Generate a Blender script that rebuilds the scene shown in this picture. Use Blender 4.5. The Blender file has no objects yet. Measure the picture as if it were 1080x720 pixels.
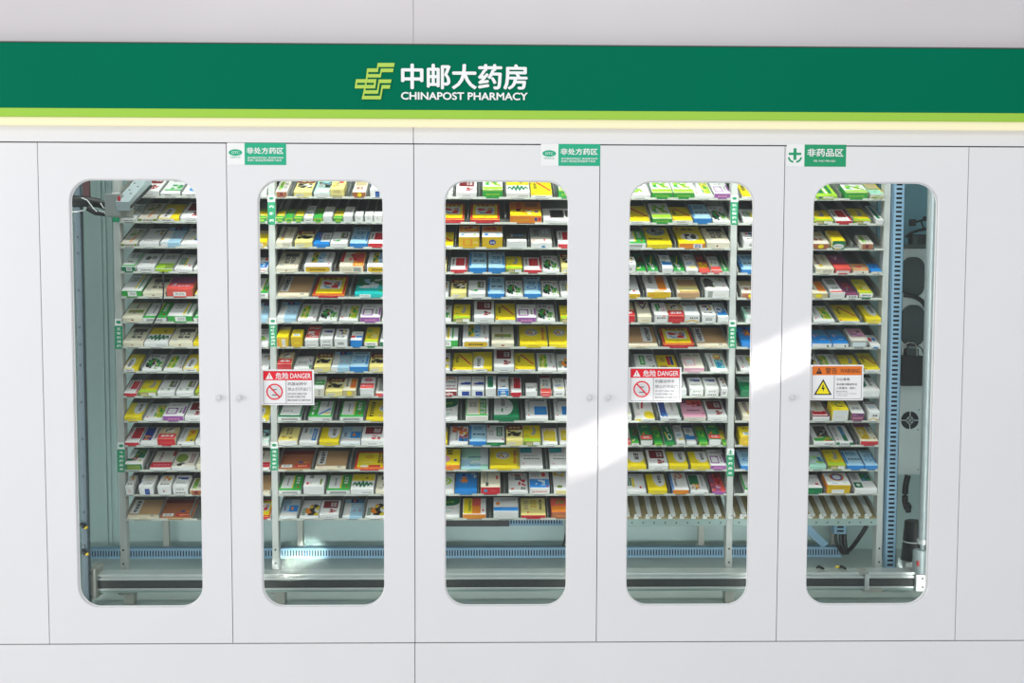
import bpy, bmesh, math, random
from mathutils import Vector, Matrix
PI = math.pi
scene = bpy.context.scene
COL = scene.collection

# ------------------------------------------------------------------ camera
F_PX = 1200.0
CAM = Vector((-0.06529, -4.29247, 1.4463))
PITCH, YAW, ROLL = -0.0663, 0.02002, 0.0027
def cam_axes():
    cy, sy, cp, sp = math.cos(YAW), math.sin(YAW), math.cos(PITCH), math.sin(PITCH)
    F = Vector((sy*cp, cy*cp, sp)); R = Vector((cy, -sy, 0)); U = R.cross(F)
    c, s = math.cos(ROLL), math.sin(ROLL)
    return c*R + s*U, c*U - s*R, F
RX, UX, FX = cam_axes()
cam_data = bpy.data.cameras.new('camera'); cam = bpy.data.objects.new('camera', cam_data); COL.objects.link(cam)
cam_data.sensor_width = 36.0; cam_data.lens = 36.0*F_PX/1080.0; cam_data.clip_start = 0.05; cam_data.clip_end = 100
mw = Matrix((RX, UX, -FX)).transposed().to_4x4(); mw.translation = CAM
cam.matrix_world = mw
scene.camera = cam

def at(px, py, Y):
    """world point on the plane y = Y that the photograph shows at pixel (px, py)"""
    d = FX*F_PX + RX*(px-540) - UX*(py-360)
    return CAM + d*((Y-CAM.y)/d.y)

# ------------------------------------------------------------------ materials
def lin(c):
    return c/12.92 if c <= 0.04045 else ((c+0.055)/1.055)**2.4
def hexc(h):
    return tuple(lin(int(h[i:i+2], 16)/255) for i in (0, 2, 4)) + (1.0,)
def mat(name, hx, rough=0.5, metal=0.0, noise=0.0, nscale=40, spec=0.5):
    m = bpy.data.materials.new(name); m.use_nodes = True
    nt = m.node_tree; b = nt.nodes['Principled BSDF']
    c = hexc(hx)
    b.inputs['Base Color'].default_value = c; b.inputs['Roughness'].default_value = rough; b.inputs['Metallic'].default_value = metal
    b.inputs['Specular IOR Level'].default_value = spec
    if noise:
        tc = nt.nodes.new('ShaderNodeTexCoord'); n = nt.nodes.new('ShaderNodeTexNoise'); r = nt.nodes.new('ShaderNodeValToRGB')
        n.inputs['Scale'].default_value = nscale; n.inputs['Detail'].default_value = 4
        nt.links.new(tc.outputs['Object'], n.inputs['Vector']); nt.links.new(n.outputs['Fac'], r.inputs['Fac'])
        r.color_ramp.elements[0].position = 0.3; r.color_ramp.elements[1].position = 0.7
        r.color_ramp.elements[0].color = tuple(x*(1-noise) for x in c[:3]) + (1,)
        r.color_ramp.elements[1].color = tuple(min(1, x*(1+noise)) for x in c[:3]) + (1,)
        nt.links.new(r.outputs['Color'], b.inputs['Base Color'])
    return m
def emit(name, hx, s):
    m = bpy.data.materials.new(name); m.use_nodes = True
    b = m.node_tree.nodes['Principled BSDF']
    b.inputs['Base Color'].default_value = hexc('a8a48c'); b.inputs['Emission Color'].default_value = hexc(hx); b.inputs['Emission Strength'].default_value = s
    return m
WHITE = mat('white_lacquer', 'e9e8ea', 0.22, 0, 0.012, 3)
CEILW = mat('white_wall_panel', 'd2cdcf', 0.2, 0, 0.012, 3)
GREEN = mat('sign_green', '006f52', 0.5, 0, 0.02, 2, 0.04)
LIME = mat('sign_lime', 'a2cf4a', 0.45, 0, 0, 40, 0.2)
LETTER = mat('white_letter', 'f4f4f4', 0.4)
LOGOC = mat('logo_lime', 'b4d24e', 0.35)
GLOW = emit('lit_diffuser', 'fff4c8', 0.57)
DARKGAP = mat('dark_gap', '4a4a46', 0.7)
TEALP = mat('teal_grey_panel', 'c2d8d5', 0.45, 0, 0.03, 6)
FLOORT = mat('tray_metal', 'bcc8c4', 0.4, 0, 0.04, 8)
STEEL = mat('grey_steel', 'a6a79f', 0.42, 0.15, 0.03, 20)
POSTM = mat('post_grey', 'bcc0bc', 0.45, 0.0, 0.02, 20)
TRAYM = mat('shelf_tray_grey', '6e736f', 0.5, 0.0, 0.04, 20)
DIVM = mat('divider_grey', '858b87', 0.5)
LIPM = mat('lip_plastic', 'c2c6bc', 0.45)
LIPD = mat('lip_bar', 'aab0a8', 0.5)
RAILW = mat('rail_white', 'd6dad6', 0.45)
TANB = mat('channel_base', '96895f', 0.6, 0, 0.12, 90)
BARM = mat('bar_teal_grey', '93aaa4', 0.5)
DUCT = mat('duct_blue', '88aec8', 0.5)
INDARK = mat('duct_shade_fan_black', '1c2226', 0.8)  # black of the fan, and painted shade inside the ducts
ALU = mat('aluminium', 'd3d8d6', 0.3, 0.55, 0.03, 15)
BELT = mat('belt_black', '3a3e3d', 0.55, 0, 0.1, 60)
BLACK = mat('black_plastic', '1f2324', 0.45)
SOFTBLK = mat('black_board', '3b4646', 0.6)
CABLE = mat('black_cable', '17191a', 0.5)
TIE = mat('white_tie', 'e2e6e4', 0.5)
BOARD = mat('pale_board', 'd2dedc', 0.5, 0, 0.02, 10)
BOLT = mat('bolt_dark', '2b2d2c', 0.4, 0.5)
CHROME = mat('shaft_chrome', 'a4b0b2', 0.42, 0.35)
YEL = mat('connector_yellow', 'e6c51a', 0.5)
REDM = mat('red_mark', 'b8202c', 0.5)
STW = mat('sticker_white', 'f2f2f2', 0.5)
STR = mat('sticker_red', 'e8102a', 0.5)
STO = mat('sticker_orange', 'e8761e', 0.5)
STK = mat('sticker_black', '20232c', 0.5)
STG = mat('sticker_grey', '66666c', 0.5)
STY = mat('sticker_yellow', 'fbe80e', 0.5)
STGN = mat('sticker_green', '0fae84', 0.5)
STG2 = mat('sticker_deep_green', '089a68', 0.5)
KNOB = mat('knob_clear', 'd8d9da', 0.25)
TILE = mat('floor_tile', 'e6e6e4', 0.4, 0, 0.03, 4)

def card_material():
    m = bpy.data.materials.new('printed_card'); m.use_nodes = True
    nt = m.node_tree; b = nt.nodes['Principled BSDF']
    a = nt.nodes.new('ShaderNodeVertexColor'); a.layer_name = 'print'
    nt.links.new(a.outputs['Color'], b.inputs['Base Color'])
    b.inputs['Roughness'].default_value = 0.42
    return m
CARD = card_material()
def glass_material():
    m = bpy.data.materials.new('door_glass'); m.use_nodes = True
    nt = m.node_tree
    for n in list(nt.nodes):
        if n.type != 'OUTPUT_MATERIAL': nt.nodes.remove(n)
    out = [n for n in nt.nodes if n.type == 'OUTPUT_MATERIAL'][0]
    t = nt.nodes.new('ShaderNodeBsdfTransparent'); t.inputs['Color'].default_value = (0.92, 0.95, 0.948, 1)
    g = nt.nodes.new('ShaderNodeBsdfGlossy'); g.inputs['Roughness'].default_value = 0.02
    f = nt.nodes.new('ShaderNodeFresnel'); f.inputs['IOR'].default_value = 1.3
    x = nt.nodes.new('ShaderNodeMixShader')
    nt.links.new(f.outputs[0], x.inputs[0]); nt.links.new(t.outputs[0], x.inputs[1]); nt.links.new(g.outputs[0], x.inputs[2]); nt.links.new(x.outputs[0], out.inputs['Surface'])
    return m
GLASS = glass_material()

# ------------------------------------------------------------------ mesh collecting
class MB:
    def __init__(self): self.v = []; self.f = []; self.m = []; self.mats = []; self.smooth = []
    def mi(self, m):
        if m not in self.mats: self.mats.append(m)
        return self.mats.index(m)
    def add(self, verts, faces, m, smooth=False):
        o = len(self.v); self.v += [Vector(p) for p in verts]; k = self.mi(m)
        for f in faces: self.f.append([i+o for i in f]); self.m.append(k); self.smooth.append(smooth)
    def box(self, x0, x1, y0, y1, z0, z1, m, bev=0.0):
        if bev > 0:
            bm = bmesh.new(); bmesh.ops.create_cube(bm, size=1)
            for v in bm.verts:
                v.co = Vector(((x0+x1)/2+v.co.x*(x1-x0), (y0+y1)/2+v.co.y*(y1-y0), (z0+z1)/2+v.co.z*(z1-z0)))
            bmesh.ops.bevel(bm, geom=bm.edges[:], offset=bev, segments=2, affect='EDGES', profile=0.5)
            self.bm(bm, m); return
        v = [(x0,y0,z0),(x1,y0,z0),(x1,y1,z0),(x0,y1,z0),(x0,y0,z1),(x1,y0,z1),(x1,y1,z1),(x0,y1,z1)]
        self.add(v, [(0,3,2,1),(4,5,6,7),(0,1,5,4),(1,2,6,5),(2,3,7,6),(3,0,4,7)], m)
    def bm(self, bm, m, smooth=False):
        bm.verts.index_update()
        self.add([v.co.copy() for v in bm.verts], [[v.index for v in f.verts] for f in bm.faces], m, smooth); bm.free()
    def tube(self, pts, r, m, n=10, caps=True):
        pts = [Vector(p) for p in pts]; rings = []
        for i, p in enumerate(pts):
            d = (pts[min(i+1, len(pts)-1)] - pts[max(i-1, 0)]).normalized()
            a = d.cross(Vector((0, 0, 1)));
            if a.length < 1e-4: a = d.cross(Vector((0, 1, 0)))
            a.normalize(); b = d.cross(a)
            rr = r[i] if isinstance(r, (list, tuple)) else r
            rings.append([p + a*math.cos(2*PI*k/n)*rr + b*math.sin(2*PI*k/n)*rr for k in range(n)])
        vs = [q for R in rings for q in R]; fs = []
        for i in range(len(rings)-1):
            for k in range(n):
                fs.append((i*n+k, i*n+(k+1) % n, (i+1)*n+(k+1) % n, (i+1)*n+k))
        self.add(vs, fs, m, True)
        if caps:
            self.add(rings[0], [tuple(range(n))], m); self.add(rings[-1], [tuple(range(n-1, -1, -1))], m)
    def poly(self, pts, m):               # planar polygon facing -Y
        self.add(pts, [tuple(range(len(pts)))], m)
    def rect(self, x0, x1, z0, z1, y, m):
        self.add([(x0,y,z0),(x1,y,z0),(x1,y,z1),(x0,y,z1)], [(0,1,2,3)], m)
    def ellipse(self, cx, cz, rx, rz, y, m, n=28):
        self.add([(cx+rx*math.cos(2*PI*k/n), y, cz+rz*math.sin(2*PI*k/n)) for k in range(n)], [tuple(range(n))], m)
    def ring(self, cx, cz, rx, rz, t, y, m, n=32, a0=0, a1=2*PI):
        full = abs(a1-a0-2*PI) < 1e-6; k2 = n if full else n+1
        A = [a0+(a1-a0)*k/n for k in range(k2)]
        v = [(cx+rx*math.cos(a), y, cz+rz*math.sin(a)) for a in A] + [(cx+(rx-t)*math.cos(a), y, cz+(rz-t)*math.sin(a)) for a in A]
        f = [(k, (k+1) % k2, k2+(k+1) % k2, k2+k) for k in range(n)]
        self.add(v, f, m)
    def stroke(self, pts, w, y, m):       # flat polyline in x,z
        for (ax, az), (bx, bz) in zip(pts, pts[1:]):
            dx, dz = bx-ax, bz-az; L = math.hypot(dx, dz) or 1; nx, nz = -dz/L*w/2, dx/L*w/2; ex, ez = dx/L*w*.35, dz/L*w*.35
            self.add([(ax-nx-ex,y,az-nz-ez),(bx-nx+ex,y,bz-nz+ez),(bx+nx+ex,y,bz+nz+ez),(ax+nx-ex,y,az+nz-ez)], [(0,1,2,3)], m)
    def text(self, s, x0, x1, z0, z1, y, m, bold=0.0, extrude=0.0, shear=0.0):
        """lettering fitted to a rectangle of the plane y"""
        c = bpy.data.curves.new('lettering', 'FONT'); c.body = s; c.offset = bold; c.shear = shear; c.resolution_u = 3
        o = bpy.data.objects.new('lettering', c); COL.objects.link(o)
        me = bpy.data.meshes.new_from_object(o)
        xs = [v.co.x for v in me.vertices]; ys = [v.co.y for v in me.vertices]
        ax, bx, ay, by = min(xs), max(xs), min(ys), max(ys)
        P = [(x0+(v.co.x-ax)/(bx-ax)*(x1-x0), y, z0+(v.co.y-ay)/(by-ay)*(z1-z0)) for v in me.vertices]
        F = [tuple(p.vertices) for p in me.polygons]
        if extrude:
            n = len(P); cnt = {}
            for f in F:
                for a, b in zip(f, f[1:]+f[:1]): cnt[(a, b)] = 1
            self.add([(p[0], p[1]-extrude, p[2]) for p in P], F, m)
            self.add(P + [(p[0], p[1]-extrude, p[2]) for p in P], [(a, b, b+n, a+n) for (a, b) in cnt if (b, a) not in cnt], m)
        else:
            self.add(P, F, m)
        bpy.data.objects.remove(o); bpy.data.curves.remove(c); bpy.data.meshes.remove(me)
    def bold_text(self, s, x0, x1, z0, z1, y, m, d, extrude):
        """heavy lettering: the same letters laid over each other, shifted by d"""
        for i, (dx, dz) in enumerate(((-d, 0), (d, 0), (0, -d*.8), (0, d*.8))):
            self.text(s, x0+d+dx, x1-d+dx, z0+d+dz, z1-d+dz, y-.00012*i, m, 0.0, extrude)
    def build(self, name, parent=None, origin=(0, 0, 0)):
        """ONE mesh object; vertices were given in world space"""
        og = Vector(origin)
        me = bpy.data.meshes.new(name)
        me.from_pydata([tuple(p-og) for p in self.v], [], self.f)
        for m in self.mats: me.materials.append(m)
        me.polygons.foreach_set('material_index', self.m); me.polygons.foreach_set('use_smooth', self.smooth)
        me.update()
        o = bpy.data.objects.new(name, me); COL.objects.link(o)
        if parent is not None:
            o.parent = parent; o.location = og - world_loc(parent)
        else: o.location = og
        return o
def world_loc(o):
    p = Vector(o.location)
    while o.parent is not None: o = o.parent; p += o.location
    return p
def tag(o, label=None, cat=None, group=None, kind=None):
    for k, v in (('label', label), ('category', cat), ('group', group), ('kind', kind)):
        if v: o[k] = v
    return o
def thing(name, label, cat, loc=(0, 0, 0), group=None, kind=None):
    o = bpy.data.objects.new(name, None); COL.objects.link(o); o.location = loc; o.empty_display_size = 0.05
    return tag(o, label, cat, group, kind)
# ------------------------------------------------------------------ the cabinet front
W = 0.69685; ZT = 1.9
SEAM = [(i-2.5)*W for i in range(6)]
GAP = 0.0028
XL, XR = -2.9, 2.9
HEAD1 = 2.0                                  # header strip between doors and the light box
PL0 = -0.32                                  # ground
Y_SIGN = -0.05

cab = thing('dispensing_cabinet', 'white automatic pharmacy cabinet with five glazed doors below the green sign', 'cabinet', (0, 0, PL0))
def panel(name, x0, x1, z0, z1, y1=0.02, m=WHITE, parent=cab, bev=0.0012):
    b = MB(); b.box(x0, x1, 0, y1, z0, z1, m, bev); return b.build(name, parent, ((x0+x1)/2, 0, z0))

# the five window openings: measured per door
wins = []
for (xa, xb, xc, xd, yt, yb) in ((75.5, 207, 84, 213, 190, 638.5), (273, 403, 278, 405.7, 190.5, 638), (469, 599.5, 470, 597, 191.5, 638.3), (664, 794, 661.5, 788, 192.3, 637), (858.5, 988, 851.5, 976.5, 192.7, 636)):
    yl = .021 if xa < 516 else 0; yr = .021 if xb > 516 else 0
    l = (at(xa, 250, yl).x + at(xc, 560, yl).x)/2; r = (at(xb, 250, yr).x + at(xd, 560, yr).x)/2
    wins.append((l, r, at((xc+xd)/2, yb, .021).z, at((xa+xb)/2, yt, .021).z))
wz0 = sum(w[2] for w in wins)/5; wz1 = sum(w[3] for w in wins)/5
RAD = 0.082
def rounded(x0, x1, z0, z1, r, n=9):
    pts = []
    for (cx, cz, a0) in ((x1-r, z1-r, 0), (x0+r, z1-r, PI/2), (x0+r, z0+r, PI), (x1-r, z0+r, 1.5*PI)):
        pts.append([(cx+r*math.cos(a0+PI/2*k/n), cz+r*math.sin(a0+PI/2*k/n)) for k in range(n+1)])
    return pts
def door_mesh(X0, X1, Z0, Z1, w, th=0.022):
    b = MB(); ch = 0.0035
    x0, x1, z0, z1 = w
    R0 = rounded(x0-ch, x1+ch, z0-ch, z1+ch, RAD+ch); R1 = rounded(x0, x1, z0, z1, RAD)
    corners = [(X1, Z1), (X0, Z1), (X0, Z0), (X1, Z0)]
    def face(R, y, flip):
        vs = []; fs = []
        for k in range(4):
            o = len(vs); vs.append((corners[k][0], y, corners[k][1])); vs += [(p[0], y, p[1]) for p in R[k]]
            fs += [(o, o+j, o+j+1) for j in range(1, len(R[k]))]
        n = len(R[0])+1
        for k in range(4):
            k2 = (k+1) % 4
            fs.append((k*n, k*n+n-1, k2*n+1, k2*n))
        b.add(vs, [f[::-1] if flip else f for f in fs], WHITE)
    face(R0, 0, False); face(R1, th, True)
    A = [p for q in R0 for p in q]; B = [p for q in R1 for p in q]; n = len(A)
    vs = [(p[0], 0, p[1]) for p in A] + [(p[0], ch, p[1]) for p in B] + [(p[0], th, p[1]) for p in B]
    b.add(vs, [(k, n+k, n+(k+1) % n, (k+1) % n) for k in range(n)], WHITE)
    b.add(vs, [(n+k, 2*n+k, 2*n+(k+1) % n, n+(k+1) % n) for k in range(n)], WHITE)
    c = [(X0,Z0),(X1,Z0),(X1,Z1),(X0,Z1)]
    b.add([(p[0],0,p[1]) for p in c]+[(p[0],th,p[1]) for p in c], [(k,k+4,(k+1)%4+4,(k+1)%4) for k in range(4)], WHITE)
    return b
KN = [(0, 230.5, 419), (1, 252, 419), (2, 621.5, 418.7), (3, 641, 418.7), (4, 835.5, 418.5)]
for i in range(5):
    X0, X1 = SEAM[i]+GAP/2, SEAM[i+1]-GAP/2
    w = (wins[i][0], wins[i][1], wz0, wz1)
    d = door_mesh(X0, X1, GAP, ZT-GAP, w).build('cabinet_door', cab, ((X0+X1)/2, 0, GAP))
    g = MB(); g.box(w[0]-.01, w[1]+.01, 0.0225, 0.0265, wz0-.01, wz1+.01, GLASS); tag(g.build('glass_pane', d, ((X0+X1)/2, .0225, wz0)), 'clear glass pane')
    # rubber seal that holds the pane, seen as a thin rim
    s = MB(); A = [p for q in rounded(w[0], w[1], wz0, wz1, RAD) for p in q]; B = [p for q in rounded(w[0]+.002, w[1]-.002, wz0+.002, wz1-.002, RAD-.002) for p in q]; n = len(A)
    vs = [(p[0], .0155, p[1]) for p in A]+[(p[0], .0165, p[1]) for p in B]+[(p[0], .022, p[1]) for p in B]
    s.add(vs, [(k, n+k, n+(k+1) % n, (k+1) % n) for k in range(n)]+[(n+k, 2*n+k, 2*n+(k+1) % n, n+(k+1) % n) for k in range(n)], LETTER)
    s.build('window_seal', d, ((X0+X1)/2, .0155, wz0))
    p = at(KN[i][1], KN[i][2], -0.012)
    k = MB(); k.tube([(p.x, 0.0, p.z), (p.x, -.010, p.z), (p.x, -.0165, p.z), (p.x, -.019, p.z)], [.0085, .0085, .0108, .0085], KNOB, 18); tag(k.build('door_knob', d, (p.x, 0, p.z)), 'small pale round knob')
# fixed fillers beside the doors, header strip and plinth
panel('side_filler', XL, SEAM[0]-GAP/2, .002, ZT-GAP); panel('side_filler', SEAM[5]+GAP/2, XR, .002, ZT-GAP)
xs = SEAM[2]-.001
panel('header_panel', XL, xs-.0012, ZT+.0015, HEAD1+.06, .02, WHITE); panel('header_panel', xs+.0012, XR, ZT+.0015, HEAD1+.06, .02, WHITE)
panel('plinth_panel', XL, xs-.0012, PL0, -.0016); panel('plinth_panel', xs+.0012, XR, PL0, -.0016)
# dark reveal behind the joints
b = MB()
for x in SEAM: b.box(x-.02, x+.02, .0235, .030, 0, ZT, DARKGAP)
b.box(XL, XR, .0235, .030, -.02, .02, DARKGAP); b.box(XL, XR, .0235, .030, ZT-.02, ZT+.03, DARKGAP); b.box(xs-.02, xs+.02, .0235, .03, PL0, 0, DARKGAP); b.box(xs-.02, xs+.02, .0235, .03, ZT, 2.06, DARKGAP)
b.build('inner_stile', cab, (0, .03, 0))
# inside shell
FZ = 0.09; YB = 1.08
XIL = at(78, 430, 1.08).x; XIR = at(1003, 430, 1.08).x
b = MB(); b.box(XIL-.02, XIR+.02, YB, YB+.02, -.05, 2.25, TEALP); 
for (pa, pb, dd) in ((104, 109, .012), (111.5, 114, .02), (116.5, 120, .008)): b.box(at(pa, 300, YB).x, at(pb, 300, YB).x, YB-dd, YB, FZ, 2.2, TEALP)
b.build('back_panel', cab, (0, YB, 0))
b = MB(); b.box(XIL-.02, XIL, .031, YB, -.05, 2.25, TEALP); b.build('inner_side_panel', cab, (XIL, .5, 0))
b = MB(); b.box(XIR, XIR+.02, .031, YB, -.05, 2.25, TEALP); b.build('inner_side_panel', cab, (XIR, .5, 0))
b = MB(); b.box(XIL-.02, XIR+.02, .031, YB, FZ-.02, FZ, FLOORT); b.build('base_tray', cab, (0, .5, FZ))
b = MB(); b.box(XIL-.02, XIR+.02, .031, YB+.02, 2.25, 2.27, TEALP); b.build('top_panel', cab, (0, .5, 2.25))

# ------------------------------------------------------------------ wall above and the sign
zs1 = at(0, 45, Y_SIGN).z; zs1 = (zs1 + at(1080, 51, Y_SIGN).z)/2
zs0 = (at(0, 115, Y_SIGN).z + at(1080, 118, Y_SIGN).z)/2
zl0 = (at(0, 123.5, Y_SIGN).z + at(1080, 127, Y_SIGN).z)/2
zg0 = (at(0, 132.5, -.03).z + at(1080, 135.5, -.03).z)/2
xs2 = at(436, 20, 0).x
for (a, c, n) in ((XL, xs2-.001, 'wall_front'), (xs2+.001, XR, 'wall_front.001')):
    b = MB(); b.box(a, c, 0, .03, zg0+.02, 3.4, CEILW, .0012); tag(b.build(n, None, ((a+c)/2, 0, zs1)), None, None, None, 'structure')
b = MB(); b.box(-6, 6, -8, 1.3, PL0-.05, PL0, TILE); tag(b.build('floor', None, (0, -3, PL0)), None, None, None, 'structure')
sign = thing('fascia_sign', 'long green pharmacy sign band with lime edge above the cabinet doors', 'sign', (0, 0, zs0))
b = MB(); b.box(XL, XR, Y_SIGN, -.001, zs0, zs1, GREEN, .0015); b.box(XL, XR, Y_SIGN-.0005, -.004, zs1, zs1+.004, DARKGAP); tag(b.build('sign_board', sign, (0, 0, zs0)), 'green board')
b = MB(); b.box(XL, XR, Y_SIGN-.001, -.001, zl0, zs0, LIME, .0008); tag(b.build('lime_strip', sign, (0, 0, zl0)), 'lime green strip')
b = MB(); b.box(XL, XR, -.034, -.001, zg0, zl0, GLOW, .002); tag(b.build('light_diffuser', sign, (0, 0, zg0)), 'glowing cream light strip')
YS = Y_SIGN-.0005
A = at(423, 67, YS); B_ = at(556.5, 95, YS)
b = MB(); b.bold_text('中邮大药房', A.x, B_.x, B_.z, A.z, YS, LETTER, .0026, .004); tag(b.build('chinese_lettering', sign, (A.x, YS, B_.z)), 'white raised Chinese letters')
A = at(423, 97, YS); B_ = at(556.5, 106, YS)
b = MB(); b.bold_text('CHINAPOST PHARMACY', A.x, B_.x, B_.z, A.z, YS, LETTER, .0011, .004); tag(b.build('latin_lettering', sign, (A.x, YS, B_.z)), 'white raised capital letters')
b = MB()
def lg(q): p = at(368+q[0]/13.85, 60+q[1]/13.85, YS-.003); return (p.x, p.z)
quads = [[(420,88),(668,88),(658,146),(410,146)], [(420,88),(440,88),(424,220),(404,220)], [(266,168),(424,168),(414,220),(258,220)], [(266,168),(290,168),(270,330),(246,330)],
 [(258,252),(470,252),(460,300),(252,300)], [(466,170),(488,170),(466,300),(444,300)], [(466,170),(652,170),(644,222),(458,222)],
 [(104,326),(400,326),(394,378),(96,378)], [(104,326),(128,326),(110,460),(84,460)], [(92,410),(386,410),(378,460),(84,460)], [(374,326),(402,326),(384,460),(356,460)],
 [(246,326),(268,326),(246,462),(222,462)],
 [(436,330),(622,330),(612,382),(428,382)], [(436,330),(458,330),(426,538),(402,538)], [(222,488),(420,488),(412,538),(214,538)], [(222,460),(246,460),(212,620),(188,620)],
 [(484,412),(606,412),(598,464),(476,464)], [(480,412),(504,412),(468,620),(444,620)], [(196,570),(466,570),(458,620),(188,620)]]
for i_, q in enumerate(quads): b.add([(x, YS-.003-.00015*i_, z) for (x, z) in [lg(p) for p in q]], [(3, 2, 1, 0)], LOGOC)
x0z = lg((84, 620)); 
n0 = len(b.v)
front = [Vector(p) for p in b.v]
for i in range(0, n0, 4):
    q = front[i:i+4]; bk = [Vector((p.x, YS, p.z)) for p in q]
    b.add(q+bk, [(k, (k+1) % 4, (k+1) % 4+4, k+4) for k in range(4)], LOGOC)
tag(b.build('emblem', sign, (x0z[0], YS, x0z[1])), 'lime striped emblem')

# ------------------------------------------------------------------ stickers on the doors
def px2(x0, y0, x1, y1, Y): A = at(x0, y0, Y); B = at(x1, y1, Y); return A.x, B.x, B.z, A.z
class Sheet:
    """thin printed sheet: fractions u (left to right), v (bottom to top) of its rectangle"""
    def __init__(s, x0, y0, x1, y1, Y, th=.0008):
        s.x0, s.x1, s.z0, s.z1 = px2(x0, y0, x1, y1, Y); s.b = MB(); s.Y = Y-th; s.k = 0; s.back = Y
    def X(s, u): return s.x0+(s.x1-s.x0)*u
    def Z(s, v): return s.z0+(s.z1-s.z0)*v
    def y(s): s.k += 1; return s.Y-.00012*s.k
    def base(s, m): s.b.box(s.x0, s.x1, s.Y, s.back, s.z0, s.z1, m)
    def r(s, u0, v0, u1, v1, m): s.b.rect(s.X(u0), s.X(u1), s.Z(v0), s.Z(v1), s.y(), m)
    def t(s, txt, u0, v0, u1, v1, m, bold=.01): s.b.text(txt, s.X(u0), s.X(u1), s.Z(v0), s.Z(v1), s.y(), m, bold)
    def e(s, u, v, ru, rv, m): s.b.ellipse(s.X(u), s.Z(v), (s.x1-s.x0)*ru, (s.z1-s.z0)*rv, s.y(), m)
    def p(s, pts, m): y = s.y(); s.b.poly([(s.X(u), y, s.Z(v)) for u, v in pts], m)
    def frame(s, u0, v0, u1, v1, t, m):
        for q in ((u0, v0, u1, v0+t*1.5), (u0, v1-t*1.5, u1, v1), (u0, v0, u0+t, v1), (u1-t, v0, u1, v1)): s.r(*q, m)
    def done(s, name, label, cat, group=None): return tag(s.b.build(name, None, ((s.x0+s.x1)/2, s.back, s.z0)), label, cat, group)
def danger(x0, y0, x1, y1, label):
    s = Sheet(x0, y0, x1, y1, .0222); s.base(STW)
    s.frame(.035, .04, .965, .96, .008, STG)
    s.r(.04, .70, .96, .95, STR)
    s.p([(.085,.73),(.225,.73),(.155,.92)], STW); s.r(.148, .79, .162, .865, STR); s.r(.148, .75, .162, .772, STR)
    s.t('危险', .27, .73, .52, .915, STW, .015); s.t('DANGER', .55, .75, .94, .895, STW, .012)
    s.r(.466, .05, .474, .70, STG)
    s.e(.25, .37, .10, .17, mat('sticker_pale', 'dcdcde', .5)); s.r(.2, .27, .3, .30, STG); s.r(.215, .42, .29, .45, STG)
    s.b.ring(s.X(.25), s.Z(.375), (s.x1-s.x0)*.155, (s.x1-s.x0)*.155, (s.x1-s.x0)*.024, s.y(), STR)
    s.b.stroke([(s.X(.155), s.Z(.525)), (s.X(.345), s.Z(.225))], (s.x1-s.x0)*.026, s.y(), STR)
    s.t('机器运转中', .50, .555, .86, .645, STG, .0); s.t('禁止打开此门', .50, .405, .93, .495, STG, .0)
    s.t('DO NOT OPEN THE', .50, .295, .86, .345, STG, .01); s.t('DOOR WHEN THE', .50, .21, .83, .26, STG, .01); s.t('MACHINE IS IN MOTION', .50, .115, .935, .165, STG, .01)
    return s.done('danger_sign', label, 'sign', 'danger signs on the glass')
danger(275.5, 389.5, 331.5, 427, 'red headed danger sign on the glass of the second door from the left')
danger(663, 387, 718.5, 424, 'red headed danger sign on the glass of the fourth door from the left')
s = Sheet(855, 384.5, 910, 422, .0222); s.base(STW); s.frame(.03, .04, .97, .96, .008, STG)
s.r(.035, .71, .965, .96, STO); s.p([(.10,.745),(.22,.745),(.16,.925)], STK); s.r(.154, .80, .166, .87, STO)
s.t('警告', .28, .75, .50, .92, STK, .0); s.t('WARNING', .56, .775, .93, .89, STK, .0)
s.r(.445, .05, .453, .71, STG)
s.p([(.07,.155),(.405,.155),(.24,.60)], STK); s.p([(.11,.185),(.365,.185),(.24,.53)], STY)
s.p([(.235,.44),(.255,.44),(.245,.36),(.275,.36),(.235,.235),(.24,.315),(.21,.315)], STK)
s.t('小心有电', .49, .555, .74, .635, STG, .01); s.t('本设备只能由专业', .49, .425, .88, .485, STK, .005); s.t('人员操作、维护。', .49, .32, .86, .375, STK, .005)
s.t('Electric Shock', .49, .235, .70, .275, STG, .005); s.t('The device is only for professionals', .49, .175, .88, .205, STG, .005); s.t('to operate, maintain', .49, .12, .70, .15, STG, .005)
s.done('warning_sign', 'orange headed warning sign with yellow lightning triangle on the rightmost glazed door', 'sign')
def otc(x0, y0, x1, y1, label):
    s = Sheet(x0, y0, x1, y1, -.0002); s.base(STW); s.r(.295, 0, 1, 1, STGN)
    s.e(.14, .56, .115, .15, STGN); s.t('OTC', .075, .50, .205, .62, STW, .0); s.t('甲类非处方药', .05, .31, .225, .37, STGN)
    s.b.bold_text('非处方药区', s.X(.33), s.X(.955), s.Z(.50), s.Z(.80), s.y(), STW, .0008, 0)
    s.t('请仔细阅读药品使用说明书并按', .34, .275, .955, .375, STW, .01); s.t('说明使用或在药师指导下购买', .34, .155, .92, .255, STW, .01)
    return s.done('area_sign', label, 'sign', 'small green area signs at the door tops')
otc(239.5, 150.6, 302, 174, 'green area sign with oval badge above the second door window')
otc(570.5, 151.6, 633, 175, 'green area sign with oval badge at the top right corner of the middle door')
s = Sheet(829.8, 152.3, 892, 175.8, -.0002); s.base(STW); s.r(.30, 0, 1, 1, STG2)
s.r(.115, .30, .165, .83, STG2); s.r(.035, .52, .245, .63, STG2)
s.b.ring(s.X(.14), s.Z(.42), (s.x1-s.x0)*.118, (s.z1-s.z0)*.26, (s.x1-s.x0)*.03, s.y(), STG2, 20, PI*1.0, PI*1.42)
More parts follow.
